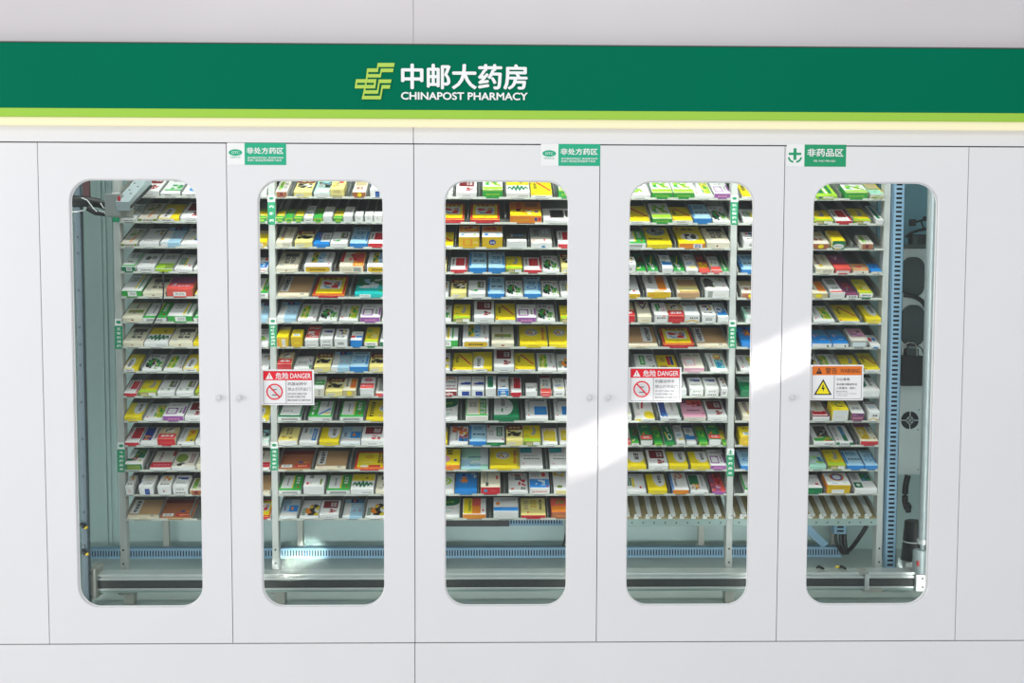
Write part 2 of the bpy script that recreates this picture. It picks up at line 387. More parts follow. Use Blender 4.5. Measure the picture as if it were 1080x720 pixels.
s.b.ring(s.X(.14), s.Z(.42), (s.x1-s.x0)*.118, (s.z1-s.z0)*.26, (s.x1-s.x0)*.03, s.y(), STG2, 20, PI*1.58, PI*2.0)
s.b.bold_text('非药品区', s.X(.345), s.X(.955), s.Z(.45), s.Z(.82), s.y(), STW, .0008, 0); s.t('FEI YAO PIN QU', .46, .20, .82, .30, STW, .01)
s.done('area_sign', 'green area sign with leafy cross at the top of the rightmost glazed door', 'sign', 'small green area signs at the door tops')
# ------------------------------------------------------------------ racks
YR = 0.35; TH = math.radians(23); CT, ST = math.cos(TH), math.sin(TH); DEP = 0.61; SL = DEP/CT
lip_px = [210, 236, 262.6, 288.5, 315, 341.4, 367.4, 393.7, 419.3, 445.2, 470.8, 496.4, 522.2, 547.6]
zz = [at(534, p, YR).z for p in lip_px]
# even pitch through the fourteen shelves
n = 14; mx = 6.5; mz = sum(zz)/n; sl = sum((i-mx)*(z-mz) for i, z in enumerate(zz))/sum((i-mx)**2 for i in range(n))
SHZ = [mz+sl*(i-mx) for i in range(n)]
PX = [at(p, 590, YR).x for p in (129.7, 290.3, 450, 609.5, 769, 927.5)]
pw = 0.0265; pd = 0.045
ORD = ['first', 'second', 'third', 'fourth', 'fifth', 'sixth', 'seventh', 'eighth', 'ninth', 'tenth', 'eleventh', 'twelfth', 'thirteenth', 'fourteenth']
SHELF = ['top shelf'] + [o+' shelf' for o in ORD[1:13]] + ['bottom shelf']
ZTOP = 2.12
RN = ['leftmost tilted shelf rack of medicine boxes with pale grey posts', 'tilted shelf rack of medicine boxes behind the second door',
      'tilted shelf rack of medicine boxes behind the middle door', 'tilted shelf rack of medicine boxes behind the fourth door', 'rightmost tilted shelf rack beside the blue slotted duct']
racks = [thing('shelf_rack', RN[k], 'rack', (PX[k], YR, FZ), 'tilted shelf racks inside the cabinet') for k in range(5)]
def post(x, y0, y1, parent, name, rear=False):
    b = MB(); z1 = ZTOP
    b.box(x-pw/2, x+pw/2, y0, y1, FZ, z1, POSTM if not rear else STEEL, .002)
    if not rear:
        b.box(x-pw/2-.001, x+pw/2+.001, y0-.002, y0, FZ+.11, FZ+.145, POSTM, .0008)
        for z in (FZ+.128, FZ+.185): b.tube([(x, y0-.003, z), (x, y0, z)], .004, BOLT, 8)
        b.box(x-pw/2-.008, x+pw/2+.008, y0-.004, y1+.01, FZ, FZ+.006, STEEL)
    else:
        b.box(x-.022, x+.022, y0-.005, y1+.005, FZ, FZ+.05, STEEL, .003)
    return b.build(name, parent, (x, y0, FZ))
for k in range(6):
    r = racks[min(k, 4)]
    post(PX[k], YR+.006, YR+.006+pd, r, 'front_post'); post(PX[k], YR+.615, YR+.65, r, 'rear_post', True)

def slope(x, s, nn, z0): return Vector((x, YR+s*CT-nn*ST, z0+s*ST+nn*CT))
div_mesh = {}
def divider_obj(parent, x, z0, h=.026, L=SL-.01, m=DIVM, wd=.0022, nm='divider'):
    key = (h, L, wd, m.name)
    o = None
    if key not in div_mesh:
        b = MB(); b.box(-wd/2, wd/2, .004, L, .0015, h, m)
        o = b.build(nm, None); div_mesh[key] = o
    else:
        o = div_mesh[key].copy(); COL.objects.link(o)
    o.parent = parent; o.rotation_euler = (TH, 0, 0)
    o.location = Vector((x, YR, z0)) - world_loc(parent)
    return o
tray_centres = {}          # (rack, row) -> centres of the boxes in view
def build_shelf(k, row, centres):
    x0, x1 = PX[k]+pw/2+.002, PX[k+1]-pw/2-.002
    z0 = SHZ[row]
    zt = z0+.0012
    special = (row == 13 and k >= 3)
    b = MB()
    c = [slope(x, s, t, zt) for x in (x0, x1) for s in (0, SL) for t in (-.0015, .0015)]
    b.add(c, [(0,1,3,2),(4,6,7,5),(0,4,5,1),(2,3,7,6),(1,5,7,3),(0,2,6,4)], TANB if special else TRAYM)
    if special:
        b.box(x0, x1, YR-.002, YR+.004, z0-.028, z0+.001, BARM, .001)
        nn_ = int((x1-x0)/.045)
        for j in range(nn_): b.tube([(x0+(j+.5)*(x1-x0)/nn_, YR-.003, z0-.014), (x0+(j+.5)*(x1-x0)/nn_, YR-.001, z0-.014)], .0032, BOLT, 8)
    else:
        b.box(x0, x1, YR-.0005, YR+.0012, z0-.0022, z0+.0016, LIPD)
    # end brackets that carry the tray between the posts
    for x, sg in ((x0, 1), (x1, -1)):
        v = [slope(x+sg*t, s, q, zt) for t in (0, .0025) for (s, q) in ((0, -.006), (SL, -.006), (SL, .022), (.02, .022), (0, .010))]
        b.add(v, [(0,1,2,3,4), (9,8,7,6,5)] + [(i, (i+1) % 5, (i+1) % 5+5, i+5) for i in range(5)], STEEL)
    sh = b.build('shelf', racks[k], ((x0+x1)/2, YR, z0))
    if special:
        p = (x1-x0)/12.6
        j = 0; x = x1-.014
        while x > x0+.01:
            rb = MB(); w2 = .0092
            v = []
            for (a, q) in ((-w2, .002), (w2, .002), (w2, .012), (-w2, .012)):
                v.append((a, q))
            P = [slope(x-.014+a, s, q, zt) for s in (.012, SL-.02) for (a, q) in v]
            rb.add(P, [(0,1,2,3), (4,7,6,5), (0,4,5,1), (1,5,6,2), (2,6,7,3), (3,7,4,0)], RAILW)
            rb.build('channel_rail', sh, (x-.014, YR, zt))
            cb = MB(); cx = x-.028
            cb.box(cx-.008, cx+.010, YR-.004, YR+.010, z0+.002, z0+.009, RAILW, .001); cb.box(cx-.006, cx+.006, YR+.004, YR+.012, z0+.009, z0+.019, RAILW, .001)
            cb.tube([(cx+.006, YR+.002, z0+.014), (cx+.006, YR+.012, z0+.014)], .002, BOLT, 6)
            cb.build('stop_clip', sh, (cx, YR, z0))
            x -= p; j += 1
        return sh
    cs = sorted(centres)
    pitch = sorted(b_-a_ for a_, b_ in zip(cs, cs[1:]))[len(cs)//2-0 if len(cs) > 2 else 0] if len(cs) > 1 else .09
    if len(cs) > 1:
        ds = sorted(b_-a_ for a_, b_ in zip(cs, cs[1:])); pitch = ds[(len(ds)-1)//2]
    full = []
    for a_, b_ in zip(cs, cs[1:]+[None]):
        full.append(a_)
        if b_ is not None and b_-a_ > 1.6*pitch:
            m_ = round((b_-a_)/pitch)
            full += [a_+(b_-a_)*q/m_ for q in range(1, m_)]
    while full and full[0]-pitch > x0+pitch*.25: full.insert(0, full[0]-pitch)
    while full and full[-1]+pitch < x1-pitch*.25: full.append(full[-1]+pitch)
    if not full: full = [x0+(i+.5)*(x1-x0)/7 for i in range(7)]
    edges = [x0] + [(a_+b_)/2 for a_, b_ in zip(full, full[1:])] + [x1]
    for x in edges[1:-1]: divider_obj(sh, x, zt)
    ht = [0]*len(full)
    for i in range(len(full)+1):
        la = full[i-1]+.25*min(pitch*1.2, (edges[i]-edges[i-1])) if i > 0 else x0
        lb = full[i]-.25*min(pitch*1.2, (edges[i+1]-edges[i])) if i < len(full) else x1
        if lb-la < .004: continue
        t = MB(); t.box(la, lb, YR-.0052, YR-.0022, z0-.0015, z0+.0078, LIPM, .0011); t.build('stop_tab', sh, ((la+lb)/2, YR-.003, z0))
    return sh

# green column tags on the posts
def post_tag(px, y0, y1, kpost, txt, label, leaf=False):
    x = PX[kpost]; A = at(px, y0, YR); B = at(px, y1, YR); w = .0155; z1, z0 = A.z, B.z; h = z1-z0
    y = YR+.006-.0012
    b = MB(); b.box(x-w, x+w, y, YR+.006, z0, z1, STW)
    b.rect(x-w, x+w, z0, z1-h*.235, y-.0002, STG2)
    if leaf:
        b.rect(x-.002, x+.002, z1-h*.21, z1-h*.04, y-.0002, STG2); b.rect(x-.007, x+.007, z1-h*.14, z1-h*.10, y-.00025, STG2); b.rect(x-.009, x+.009, z1-h*.205, z1-h*.175, y-.0003, STG2)
    else: b.ellipse(x, z1-h*.115, .0095, .006, y-.0002, STG2)
    if txt:
        m_ = len(txt); gh = min(.012, h*.70/m_)
        for i, ch in enumerate(txt):
            zc = z1-h*.27-(i+.5)*(h*.70/m_); b.text(ch, x-.0085, x+.0085, zc-gh*.44, zc+gh*.44, y-.0003, STW, .02)
    return tag(b.build('column_tag', None, (x, YR+.005, z0)), label, 'tag', 'green column tags on the rack posts')
post_tag(286.8, 205.5, 237, 1, '内服药', 'green upright tag on the post behind the second door, topmost of its three')
post_tag(288, 335, 365.5, 1, '呼吸系统用药', 'green upright tag on the post behind the second door, just above its danger sign')
post_tag(289.5, 466, 496, 1, '消化系统药', 'green upright tag on the post behind the second door, lowest of its three')
post_tag(776, 205.5, 237, 4, '抗感冒药类', 'green upright tag on the post behind the fourth door, topmost of its three')
post_tag(774, 337.5, 367, 4, '皮肤科用药', 'green upright tag on the post behind the fourth door, middle of its three')
post_tag(770.5, 473, 502.5, 4, '非药品类', 'green upright tag with leafy cross, lowest on the post behind the fourth door', True)
post_tag(123, 336, 368, 0, '五官科用药', 'green upright tag at mid height on the leftmost rack post')
post_tag(126, 466.5, 498, 0, '外用药品类', 'dark green upright tag low on the leftmost rack post')
post_tag(120.5, 203, 234, 0, '', 'green upright tag half hidden behind the picking head')

# ------------------------------------------------------------------ machinery
def W3(px, py, Y): return at(px, py, Y)
def box_px(b, x0, y0, x1, y1, Y, dep, m, bev=0.0):
    A = at(x0, y0, Y); B = at(x1, y1, Y); b.box(min(A.x, B.x), max(A.x, B.x), Y, Y+dep, min(A.z, B.z), max(A.z, B.z), m, bev)
# long conveyor rail at the bottom
YQ = .19
rl = at(100, 610, YQ).x; rr = at(970, 610, YQ).x
zt_, zb_ = at(534, 604.5, YQ).z, at(534, 622, YQ).z
rail = thing('linear_rail', 'long aluminium rail with black belt along the bottom of the cabinet', 'rail', ((rl+rr)/2, YQ, FZ))
H = zt_-zb_
b = MB(); b.box(rl, rr, YQ, YQ+.075, zb_+H*.84, zt_, ALU, .002); b.box(rl, rr, YQ-.002, YQ+.075, zb_+H*.64, zb_+H*.78, ALU, .002); b.box(rl, rr, YQ+.006, YQ+.07, zb_, zt_-.002, ALU); b.box(rl, rr, YQ-.002, YQ+.075, zb_+H*.02, zb_+H*.16, ALU, .002); b.box(rl, rr, YQ+.0, YQ+.05, zb_-.006, zb_, BARM)
tag(b.build('rail_profile', rail, ((rl+rr)/2, YQ, zb_)), 'ribbed aluminium profile')
b = MB(); b.box(rl, rr, YQ+.0015, YQ+.0065, zb_+H*.16, zb_+H*.64, BELT); tag(b.build('drive_belt', rail, ((rl+rr)/2, YQ, zb_)), 'black belt')
b = MB(); box_px(b, 92, 600, 101.5, 632, YQ-.02, .10, STEEL, .004)
for p in ((95, 604.5), (95.5, 629)):
    c = at(p[0], p[1], YQ-.02); b.tube([(c.x, c.y-.003, c.z), (c.x, c.y+.001, c.z)], .005, BOLT, 10)
tag(b.build('end_block', rail, at(97, 632, YQ)), 'grey end block'); 
b = MB(); box_px(b, 966, 606, 976.5, 624, YQ-.015, .09, ALU, .004)
for p in ((973, 610), (973, 619)):
    c = at(p[0], p[1], YQ-.015); b.tube([(c.x, c.y-.003, c.z), (c.x, c.y+.001, c.z)], .004, BOLT, 10)
tag(b.build('end_block', rail, at(970, 624, YQ)), 'pale end block')
b = MB(); box_px(b, 912.5, 605, 916.5, 622, YQ-.012, .012, ALU, .002); box_px(b, 907.5, 602.5, 916.5, 606, YQ-.012, .06, STEEL, .002); box_px(b, 911, 620, 930, 624.5, YQ-.008, .05, STEEL, .002); b.build('rail_bracket', rail, at(914, 622, YQ))
for px in (137, 296, 769):
    b = MB(); c = at(px, 620, YQ+.03); b.box(c.x-.02, c.x+.02, YQ+.015, YQ+.06, FZ, zb_-.004, STEEL, .003); b.build('rail_foot', rail, (c.x, YQ+.03, FZ))
# clips lying on the rail
def clip(px, py, label, col=None):
    c = at(px, py, YQ+.04); z = zt_
    b = MB(); b.tube([(c.x-.014, c.y, z+.008), (c.x-.004, c.y, z+.014), (c.x+.006, c.y, z+.010), (c.x+.018, c.y, z+.004)], [.004, .007, .006, .003], BLACK, 8)
    o = b.build('proximity_sensor', None, (c.x, c.y, z)); tag(o, label, 'sensor', 'small black sensors in the machine')
    if col:
        q = MB(); q.tube([(c.x-.026, c.y, z+.012), (c.x-.012, c.y, z+.012)], .005, col, 8); q.build('sensor_tip', o, (c.x-.02, c.y, z))
clip(864.5, 600, 'small black sensor on the rail behind the rightmost glazed door'); clip(888, 600, 'small black sensor with yellow tip on the rail behind the rightmost glazed door', YEL)

# slotted cable ducts
def duct_h(name, x0, x1, z0, z1, Y, dep, pitch, label, slot=.5):
    t = thing(name, label, 'cable duct', ((x0+x1)/2, Y, z0)); h = z1-z0
    b = MB(); b.box(x0, x1, Y, Y+.002, z0, z0+h*.24, DUCT); b.box(x0, x1, Y, Y+.002, z1-h*.24, z1, DUCT)
    b.box(x0, x1, Y, Y+dep, z1-.002, z1, DUCT); b.box(x0, x1, Y, Y+dep, z0, z0+.002, DUCT); b.box(x0, x1, Y+dep-.002, Y+dep, z0, z1, DUCT)
    n_ = int((x1-x0)/pitch)
    for i in range(n_):
        xa = x0+i*pitch; b.box(xa, xa+pitch*(1-slot), Y, Y+.002, z0+h*.24, z1-h*.24, DUCT)
    b.build('duct_channel', t, ((x0+x1)/2, Y, z0))
    q = MB(); q.box(x0+.003, x1-.003, Y+dep*.35, Y+dep-.004, z0+.003, z1-.003, INDARK); tag(q.build('wiring', t, ((x0+x1)/2, Y+dep/2, z0)), 'dark wiring inside the duct')  # dark block added to paint the shade behind the slots
    return t
YD = .93
da, db_ = at(95, 583, YD), at(888, 583, YD)
duct_h('cable_duct', da.x, db_.x, at(534, 588.7, YD).z, at(534, 577, YD).z, YD, .04, .0127, 'pale blue slotted cable duct along the cabinet floor at the back', .46)
A = at(537, 546, 1.0); B = at(594, 554, 1.0)
duct_h('cable_duct', A.x, B.x, B.z, A.z, 1.0, .05, .0127, 'short blue slotted duct just under the bottom shelf of the middle door', .5)
def duct_v(x0, x1, z0, z1, Y, dep, pitch, label):
    t = thing('cable_duct', label, 'cable duct', ((x0+x1)/2, Y, z0)); w_ = x1-x0
    b = MB(); b.box(x0, x0+w_*.24, Y, Y+.002, z0, z1, DUCT); b.box(x1-w_*.24, x1, Y, Y+.002, z0, z1, DUCT)
    b.box(x0, x0+.002, Y, Y+dep, z0, z1, DUCT); b.box(x1-.002, x1, Y, Y+dep, z0, z1, DUCT); b.box(x0, x1, Y+dep-.002, Y+dep, z0, z1, DUCT)
    for i in range(int((z1-z0)/pitch)):
        b.box(x0+w_*.24, x1-w_*.24, Y, Y+.002, z0+i*pitch, z0+i*pitch+pitch*.52, DUCT)
    b.build('duct_channel', t, ((x0+x1)/2, Y, z0))
    q = MB(); q.box(x0+.003, x1-.003, Y+dep*.35, Y+dep-.004, z0+.003, z1-.003, INDARK); tag(q.build('wiring', t, ((x0+x1)/2, Y+dep/2, z0)), 'dark wiring inside the duct')  # shaded depth of the upright duct painted as a dark block
YV = YR-.01
duct_v(at(933, 590, YV).x, at(944.8, 590, YV).x, at(940, 599, YV).z, 2.1, YV, .05, .0185, 'tall pale blue slotted duct beside the rightmost rack')
A = at(880, 549, .9); B = at(893, 563, .9)
duct_v(A.x, B.x, B.z, A.z+.06, .9, .05, .0185, 'stub of blue slotted duct under the rightmost rack')
# dark bar beneath the middle rack
b = MB(); A = at(468, 548, .99); B = at(537, 555, .99); b.box(A.x-.12, B.x, .99, 1.05, B.z, A.z, BLACK, .002); tag(b.build('crossbar', None, (A.x, .99, B.z)), 'black crossbar under the bottom shelf of the middle door', 'bar')

def cable(pts, r, label, name='cable', m=CABLE, group='black cables inside the cabinet'):
    P = [at(*p) for p in pts]
    # smooth the polyline
    for _ in range(2):
        Q = [P[0]]
        for a_, b_ in zip(P, P[1:]): Q += [a_*.75+b_*.25, a_*.25+b_*.75]
        P = Q+[P[-1]]
    b = MB(); b.tube(P, r, m, 8); return tag(b.build(name, None, P[0]), label, 'cable', group)
cable([(172, 286, .33), (172, 296, .325), (172.5, 305, .322), (172, 316, .32), (169, 327, .318), (164, 336, .316), (160, 344, .315)], .0032, 'thin black cable dangling in front of the leftmost rack')
cable([(597, 546, .97), (597, 560, .97), (596, 571, .97), (593, 577, .96)], .006, 'black cable beside the short duct behind the middle door')
cable([(915, 551, .80), (912, 558, .80), (906, 567, .82), (899, 577, .86), (893, 582, .9)], .010, 'thick black cable curving down under the rightmost rack')
for dx, lb in ((0, 'leftmost of the black cables below the duct stub under the rightmost rack'), (5, 'middle of the black cables below the duct stub under the rightmost rack'), (9, 'rightmost of the black cables below the duct stub under the rightmost rack')):
    cable([(882+dx, 561, .91), (881+dx*1.1, 569, .905), (884+dx*.9, 577, .90), (890+dx*.4, 584, .90)], .009 if dx else .007, lb)
# slanted beam under the rightmost rack
b = MB(); P = [at(849, 549, .93), at(874, 573, .93), at(868, 578, .93), at(849, 560, .93)]
b.add([p for p in P]+[p+Vector((0, .03, 0)) for p in P], [(0, 3, 2, 1), (4, 5, 6, 7), (0, 1, 5, 4), (1, 2, 6, 5), (2, 3, 7, 6), (3, 0, 4, 7)], DUCT)
tag(b.build('brace', None, P[2]), 'slanted blue grey brace under the rightmost rack', 'brace')

# left side: perforated upright
YU = .15
up = MB(); A = at(79.5, 225, YU); xa = at(82.3, 420, YU).x; xb_ = at(89.3, 420, YU).x
up.box(xa, xb_, YU, YU+.03, FZ, 2.2, mat('upright_steel', '4d5e68', .45, .2), .0015)
z = FZ+.02
for py in (250, 267, 306, 345, 363, 385, 424, 463, 502, 540, 575):
    c = at(86, py, YU); up.tube([((xa+xb_)/2, YU-.0015, c.z), ((xa+xb_)/2, YU+.002, c.z)], .0042, BOLT, 8)
tag(up.build('upright', None, (xa, YU, FZ)), 'narrow steel upright with bolts at the left edge of the leftmost door glass', 'upright')
for (px, py, lb) in ((88, 555, 'black sensor with yellow tip on the left upright, the upper one'), (89, 583, 'black sensor with yellow tip on the left upright, the lower one')):
    c = at(px, py, YU-.01); b = MB(); b.tube([(c.x-.012, c.y, c.z+.012), (c.x, c.y, c.z), (c.x+.006, c.y, c.z-.004)], [.006, .009, .006], BLACK, 8); o = tag(b.build('proximity_sensor', None, c), lb, 'sensor', 'small black sensors in the machine')
    q = MB(); q.tube([(c.x+.004, c.y, c.z-.006), (c.x+.016, c.y, c.z-.003)], .0055, YEL, 8); q.build('sensor_tip', o, c)
# picking head with its cable arm
ph = at(130, 215, .05)
pk = thing('picking_head', 'grey picking head with slanted plate and cable arm at the top of the leftmost door', 'robot', ph)
b = MB()
def prism(b, pts, Y0, Y1, m):
    P = [at(p[0], p[1], Y0) for p in pts]; Q = [Vector((p.x, Y1, p.z)) for p in P]; n_ = len(P)
    b.add(P+Q, [tuple(range(n_))[::-1], tuple(range(n_, 2*n_))]+[(i, (i+1) % n_, (i+1) % n_+n_, i+n_) for i in range(n_)], m)
b.box(*[v for v in (at(110, 205, .05).x, at(127, 205, .05).x)], .05, .21, at(110, 228, .05).z, at(110, 204, .05).z, mat('carriage_grey', '8d928e', .45, .1, .05, 30), .004)
tag(b.build('carriage', pk, ph), 'grey block')
b = MB(); P0 = at(124, 221, .05); Pa = at(139, 221, .05); wd = Pa.x-P0.x
v = []
for x in (P0.x, P0.x+wd*.95):
    for (s, q) in ((-.01, 0), (.30, 0), (.30, .035), (-.01, .035)):
        v.append((x, .05+s*CT-q*ST, P0.z+s*ST+q*CT))
b.add(v, [(0, 1, 2, 3), (7, 6, 5, 4), (0, 4, 5, 1), (1, 5, 6, 2), (2, 6, 7, 3), (3, 7, 4, 0)], mat('head_plate', 'a4b2b4', .4, .1))
for (s, u) in ((.04, .2), (.08, .6), (.12, .3), (.16, .7), (.2, .25), (.24, .6)):
    c = Vector((P0.x+wd*u, .05+s*CT-.0355*ST, P0.z+s*ST+.0355*CT)); b.tube([c, c+Vector((0, -ST, CT))*.0015], .0035, BOLT, 8)
tag(b.build('slanted_plate', pk, ph), 'pale slanted plate with small holes')
b = MB(); b.tube([(P0.x+wd*.97, .05-.02*ST, P0.z+.01), (P0.x+wd*1.03, .05+.27*CT, P0.z+.27*ST)], .006, BLACK, 8); b.box(P0.x+wd*.25, P0.x+wd*.85, .035, .05, P0.z+.008, P0.z+.03, STEEL, .002); b.box(P0.x+wd*.1, P0.x+wd*.3, .034, .04, P0.z+.01, P0.z+.05, REDM, .002); b.build('gripper', pk, ph)
b = MB(); b.tube([at(70, 212, .14), at(90, 212.5, .15), at(104, 214, .17), at(112, 218, .19)], [.022, .022, .018, .014], CABLE, 10); b.tube([at(92, 219, .145), at(101, 224, .155), at(111, 226, .17)], [.012, .012, .008], CABLE, 8); tag(b.build('cable_arm', pk, ph), 'thick black bundle of cables')
b = MB()
for pts in ([(86, 208.5), (92, 211), (98, 219), (102, 223)], [(75, 223.5), (83, 223), (90, 221.5), (90, 218)], [(106, 214), (109, 219), (114, 220)], [(104, 222), (110, 224), (114, 228)]):
    b.tube([at(p[0], p[1], .115) for p in pts], .0022, TIE, 6)
tag(b.build('cable_tie', pk, ph), 'white cable ties')
b = MB(); box_px(b, 70, 190, 94, 209, .5, .02, mat('dull_maroon', '6d4a4e', .6), .001); tag(b.build('junction_box', None, at(80, 209, .5)), 'dull maroon box behind the cable arm in the upper left corner', 'box')

# right side: shaft, control board, motor
YS2 = .2
sx = at(981.8, 240, YS2).x*.5+at(973.2, 560, YS2).x*.5
za = at(977, 570, YS2).z
sh_ = thing('drive_shaft', 'silver upright drive shaft at the right edge of the rightmost glazed door', 'shaft', (sx, YS2, zt_))
b = MB(); b.tube([(sx, YS2, za), (sx, YS2, 2.15)], .0165, CHROME, 20); tag(b.build('shaft_tube', sh_, (sx, YS2, za)), 'silver tube')
b = MB(); b.tube([(sx, YS2, za-.012), (sx, YS2, za+.006)], .022, ALU, 20); b.build('collar', sh_, (sx, YS2, za))
b = MB(); b.tube([(sx, YS2, zt_+.09), (sx, YS2, za-.01)], .009, CHROME, 14); b.build('spindle', sh_, (sx, YS2, zt_))
b = MB(); b.tube([(sx-.008, YS2, zt_-.004), (sx-.008, YS2, zt_+.002), (sx-.008, YS2, zt_+.085), (sx-.008, YS2, zt_+.09)], [.026, .028, .028, .024], CHROME, 20); b.box(sx-.03, sx-.022, YS2-.03, YS2-.02, zt_+.03, zt_+.05, REDM); tag(b.build('coupling', sh_, (sx, YS2, zt_)), 'thick silver coupling')
YB2 = .72
bd = thing('control_board', 'pale upright control board with two dark ovals and a fan behind the blue duct', 'control board', at(966, 500, YB2))
b = MB(); A = at(940, 262, YB2); B = at(975, 500.5, YB2); b.box(A.x, B.x+.03, YB2, YB2+.02, B.z, A.z, BOARD, .002)
for p in ((969, 432), (968, 453), (968, 495)):
    c = at(p[0], p[1], YB2); b.tube([(c.x, YB2-.002, c.z), (c.x, YB2, c.z)], .003, BOLT, 8)
b.build('board_plate', bd, at(966, 500, YB2))
for (y0, y1, lb) in ((271, 313, 'upper'), (321.5, 365, 'lower')):
    b = MB(); A = at(951, y0, YB2); B = at(973.5, y1, YB2); pts = [p for q in rounded(A.x, B.x, B.z, A.z, .045, 8) for p in q]; n_ = len(pts)
    b.add([(p[0], YB2-.012, p[1]) for p in pts]+[(p[0], YB2, p[1]) for p in pts], [tuple(range(n_))[::-1]]+[(i, (i+1) % n_, (i+1) % n_+n_, i+n_) for i in range(n_)], SOFTBLK)
    tag(b.build('oval_cover', bd, ((A.x+B.x)/2, YB2, B.z)), lb+' dark oval cover')
c = at(959.5, 443, YB2); R = .040
b = MB(); b.ellipse(c.x, c.z, R, R, YB2-.001, INDARK); 
y = YB2-.003
for pts in ([(-1, 0), (1, 0)], [(0, -1), (0, 1)]): b.stroke([(c.x+p[0]*R, c.z+p[1]*R) for p in pts], R*.10, y, BOARD)
q = .56; b.add([(c.x-q*R, y, c.z), (c.x, y, c.z-q*R), (c.x+q*R, y, c.z), (c.x, y, c.z+q*R)], [(0, 1, 2, 3)], BOARD)
for (dx, dz) in ((-.26, 0), (.26, 0), (0, -.26), (0, .26)): b.ellipse(c.x+dx*R, c.z+dz*R, R*.17, R*.17, y-.001, INDARK, 14); b.ellipse(c.x+dx*R, c.z+dz*R, R*.06, R*.06, y-.0015, BOARD, 8)
tag(b.build('fan_grille', bd, (c.x, YB2, c.z)), 'round black fan grille')
b = MB(); A = at(952, 375, YB2-.05); B = at(973.5, 407, YB2-.05); b.box(A.x, B.x, YB2-.05, YB2-.001, B.z, A.z, BLACK, .003); b.box(A.x+.02, B.x-.02, YB2-.045, YB2-.005, A.z, A.z+.03, SOFTBLK, .003)
tag(b.build('power_unit', None, (A.x, YB2-.03, B.z)), 'black power unit fixed to the control board under the ovals', 'power unit')
cable([(953, 364, .655), (958, 361, .65), (964, 361, .65), (967, 366, .65), (967, 375, .66)], .0028, 'thin pale cable arching over the power unit', m=STEEL)
cable([(954, 372, .655), (957, 366, .65), (962, 358, .65), (965, 364, .65), (972, 366, .65), (974, 374, .66)], .0028, 'thin black cable arching over the power unit')
cable([(953, 311, .69), (960, 311.5, .68), (968, 314, .68), (974, 319, .69), (978, 326, .69)], .010, 'thick black cable running between the two dark ovals')
b = MB(); box_px(b, 962, 247, 979, 261.5, .66, .05, BLACK, .003); box_px(b, 963, 249, 968, 258, .655, .01, SOFTBLK, .002); box_px(b, 951, 257.5, 979, 262, .65, .08, SOFTBLK, .002); tag(b.build('relay_box', None, at(965, 262, .66)), 'black box standing on top of the control board', 'box')
b = MB(); box_px(b, 961, 231, 966.5, 238, .68, .03, BLACK, .002); b.tube([at(966, 234, .69), at(977, 231, .69)], .005, BLACK, 8); b.tube([at(971, 232, .69), at(974, 240, .69), at(978, 242, .69)], .004, BLACK, 8); box_px(b, 976, 228, 981, 233, .68, .03, BLACK, .002); tag(b.build('camera_bracket', None, at(963, 238, .68)), 'small black bracket jutting from the right wall above the relay box', 'bracket')
cable([(955, 250, .70), (960, 246, .69), (968, 243, .69), (978, 241, .69)], .006, 'black cable looping above the relay box')
cable([(957.5, 501, .70), (955, 512, .70), (954.5, 522, .70), (954.5, 529, .70), (956.5, 536, .70)], .014, 'thick black cable hanging below the control board')
b = MB(); c = at(957, 537, .70); b.tube([at(957, 530, .70), at(957.5, 534, .69), at(958, 540, .69)], [.010, .018, .012], BLACK, 10); tag(b.build('plug', None, c), 'black plug at the end of the hanging cable', 'plug')
mo = thing('drive_motor', 'black cylindrical drive motor at the lower right of the rightmost glazed door', 'motor', at(962, 598, .42))
c = at(962.5, 598, .42); z0, z1 = zt_-.08, at(962, 550, .42).z
b = MB(); b.tube([(c.x, .44, z0), (c.x, .44, z0+.05), (c.x+.008, .44, z1-.004), (c.x+.008, .44, z1)], [.042, .042, .038, .034], BLACK, 20); b.build('motor_body', mo, (c.x, .44, z0))
for py in (572, 590):
    b = MB(); zc = at(962, py, .42).z; b.tube([(c.x+.004, .44, zc), (c.x+.004, .44, zc+.004)], .0425, TIE, 20); tag(b.build('cable_tie', mo, (c.x, .44, zc)), 'white tie')
b = MB(); box_px(b, 955, 593, 966, 603, .39, .09, ALU, .003); b.build('motor_mount', mo, at(960, 603, .4))
b = MB(); b.box(XIR-.42, XIR-.001, .95, .97, at(960, 262, .95).z, 2.2, mat('deep_teal_panel', '6f9fae', .5)); tag(b.build('access_panel', None, (XIR-.2, .95, at(960, 262, .95).z)), 'blue teal access panel in the upper right corner behind the duct', 'panel')
# ------------------------------------------------------------------ medicine boxes
PAL = dict(w='ececea', c='ece5cb', g='35ad45', G='0c7a4c', l='a3d335', y='f2da10', Y='dfb70c', o='ec8a20', r='d21f33', m='7d1b26', b='1d86d6', B='1b3f98', s='a9d2e8',
           t='17bcb8', p='a25cab', P='eaa9c0', n='cba274', N='a9653f', k='23211f', a='a3a5a0', d='55574f', e='f1e28e', M='a8ddc8', S='4f93bd', q='c9b98c', x='e8574c', h='7f9a3a', z='d9e4e8', v='8e4a6e', i='e4ded0')
PAL = {k: hexc(v) for k, v in PAL.items()}
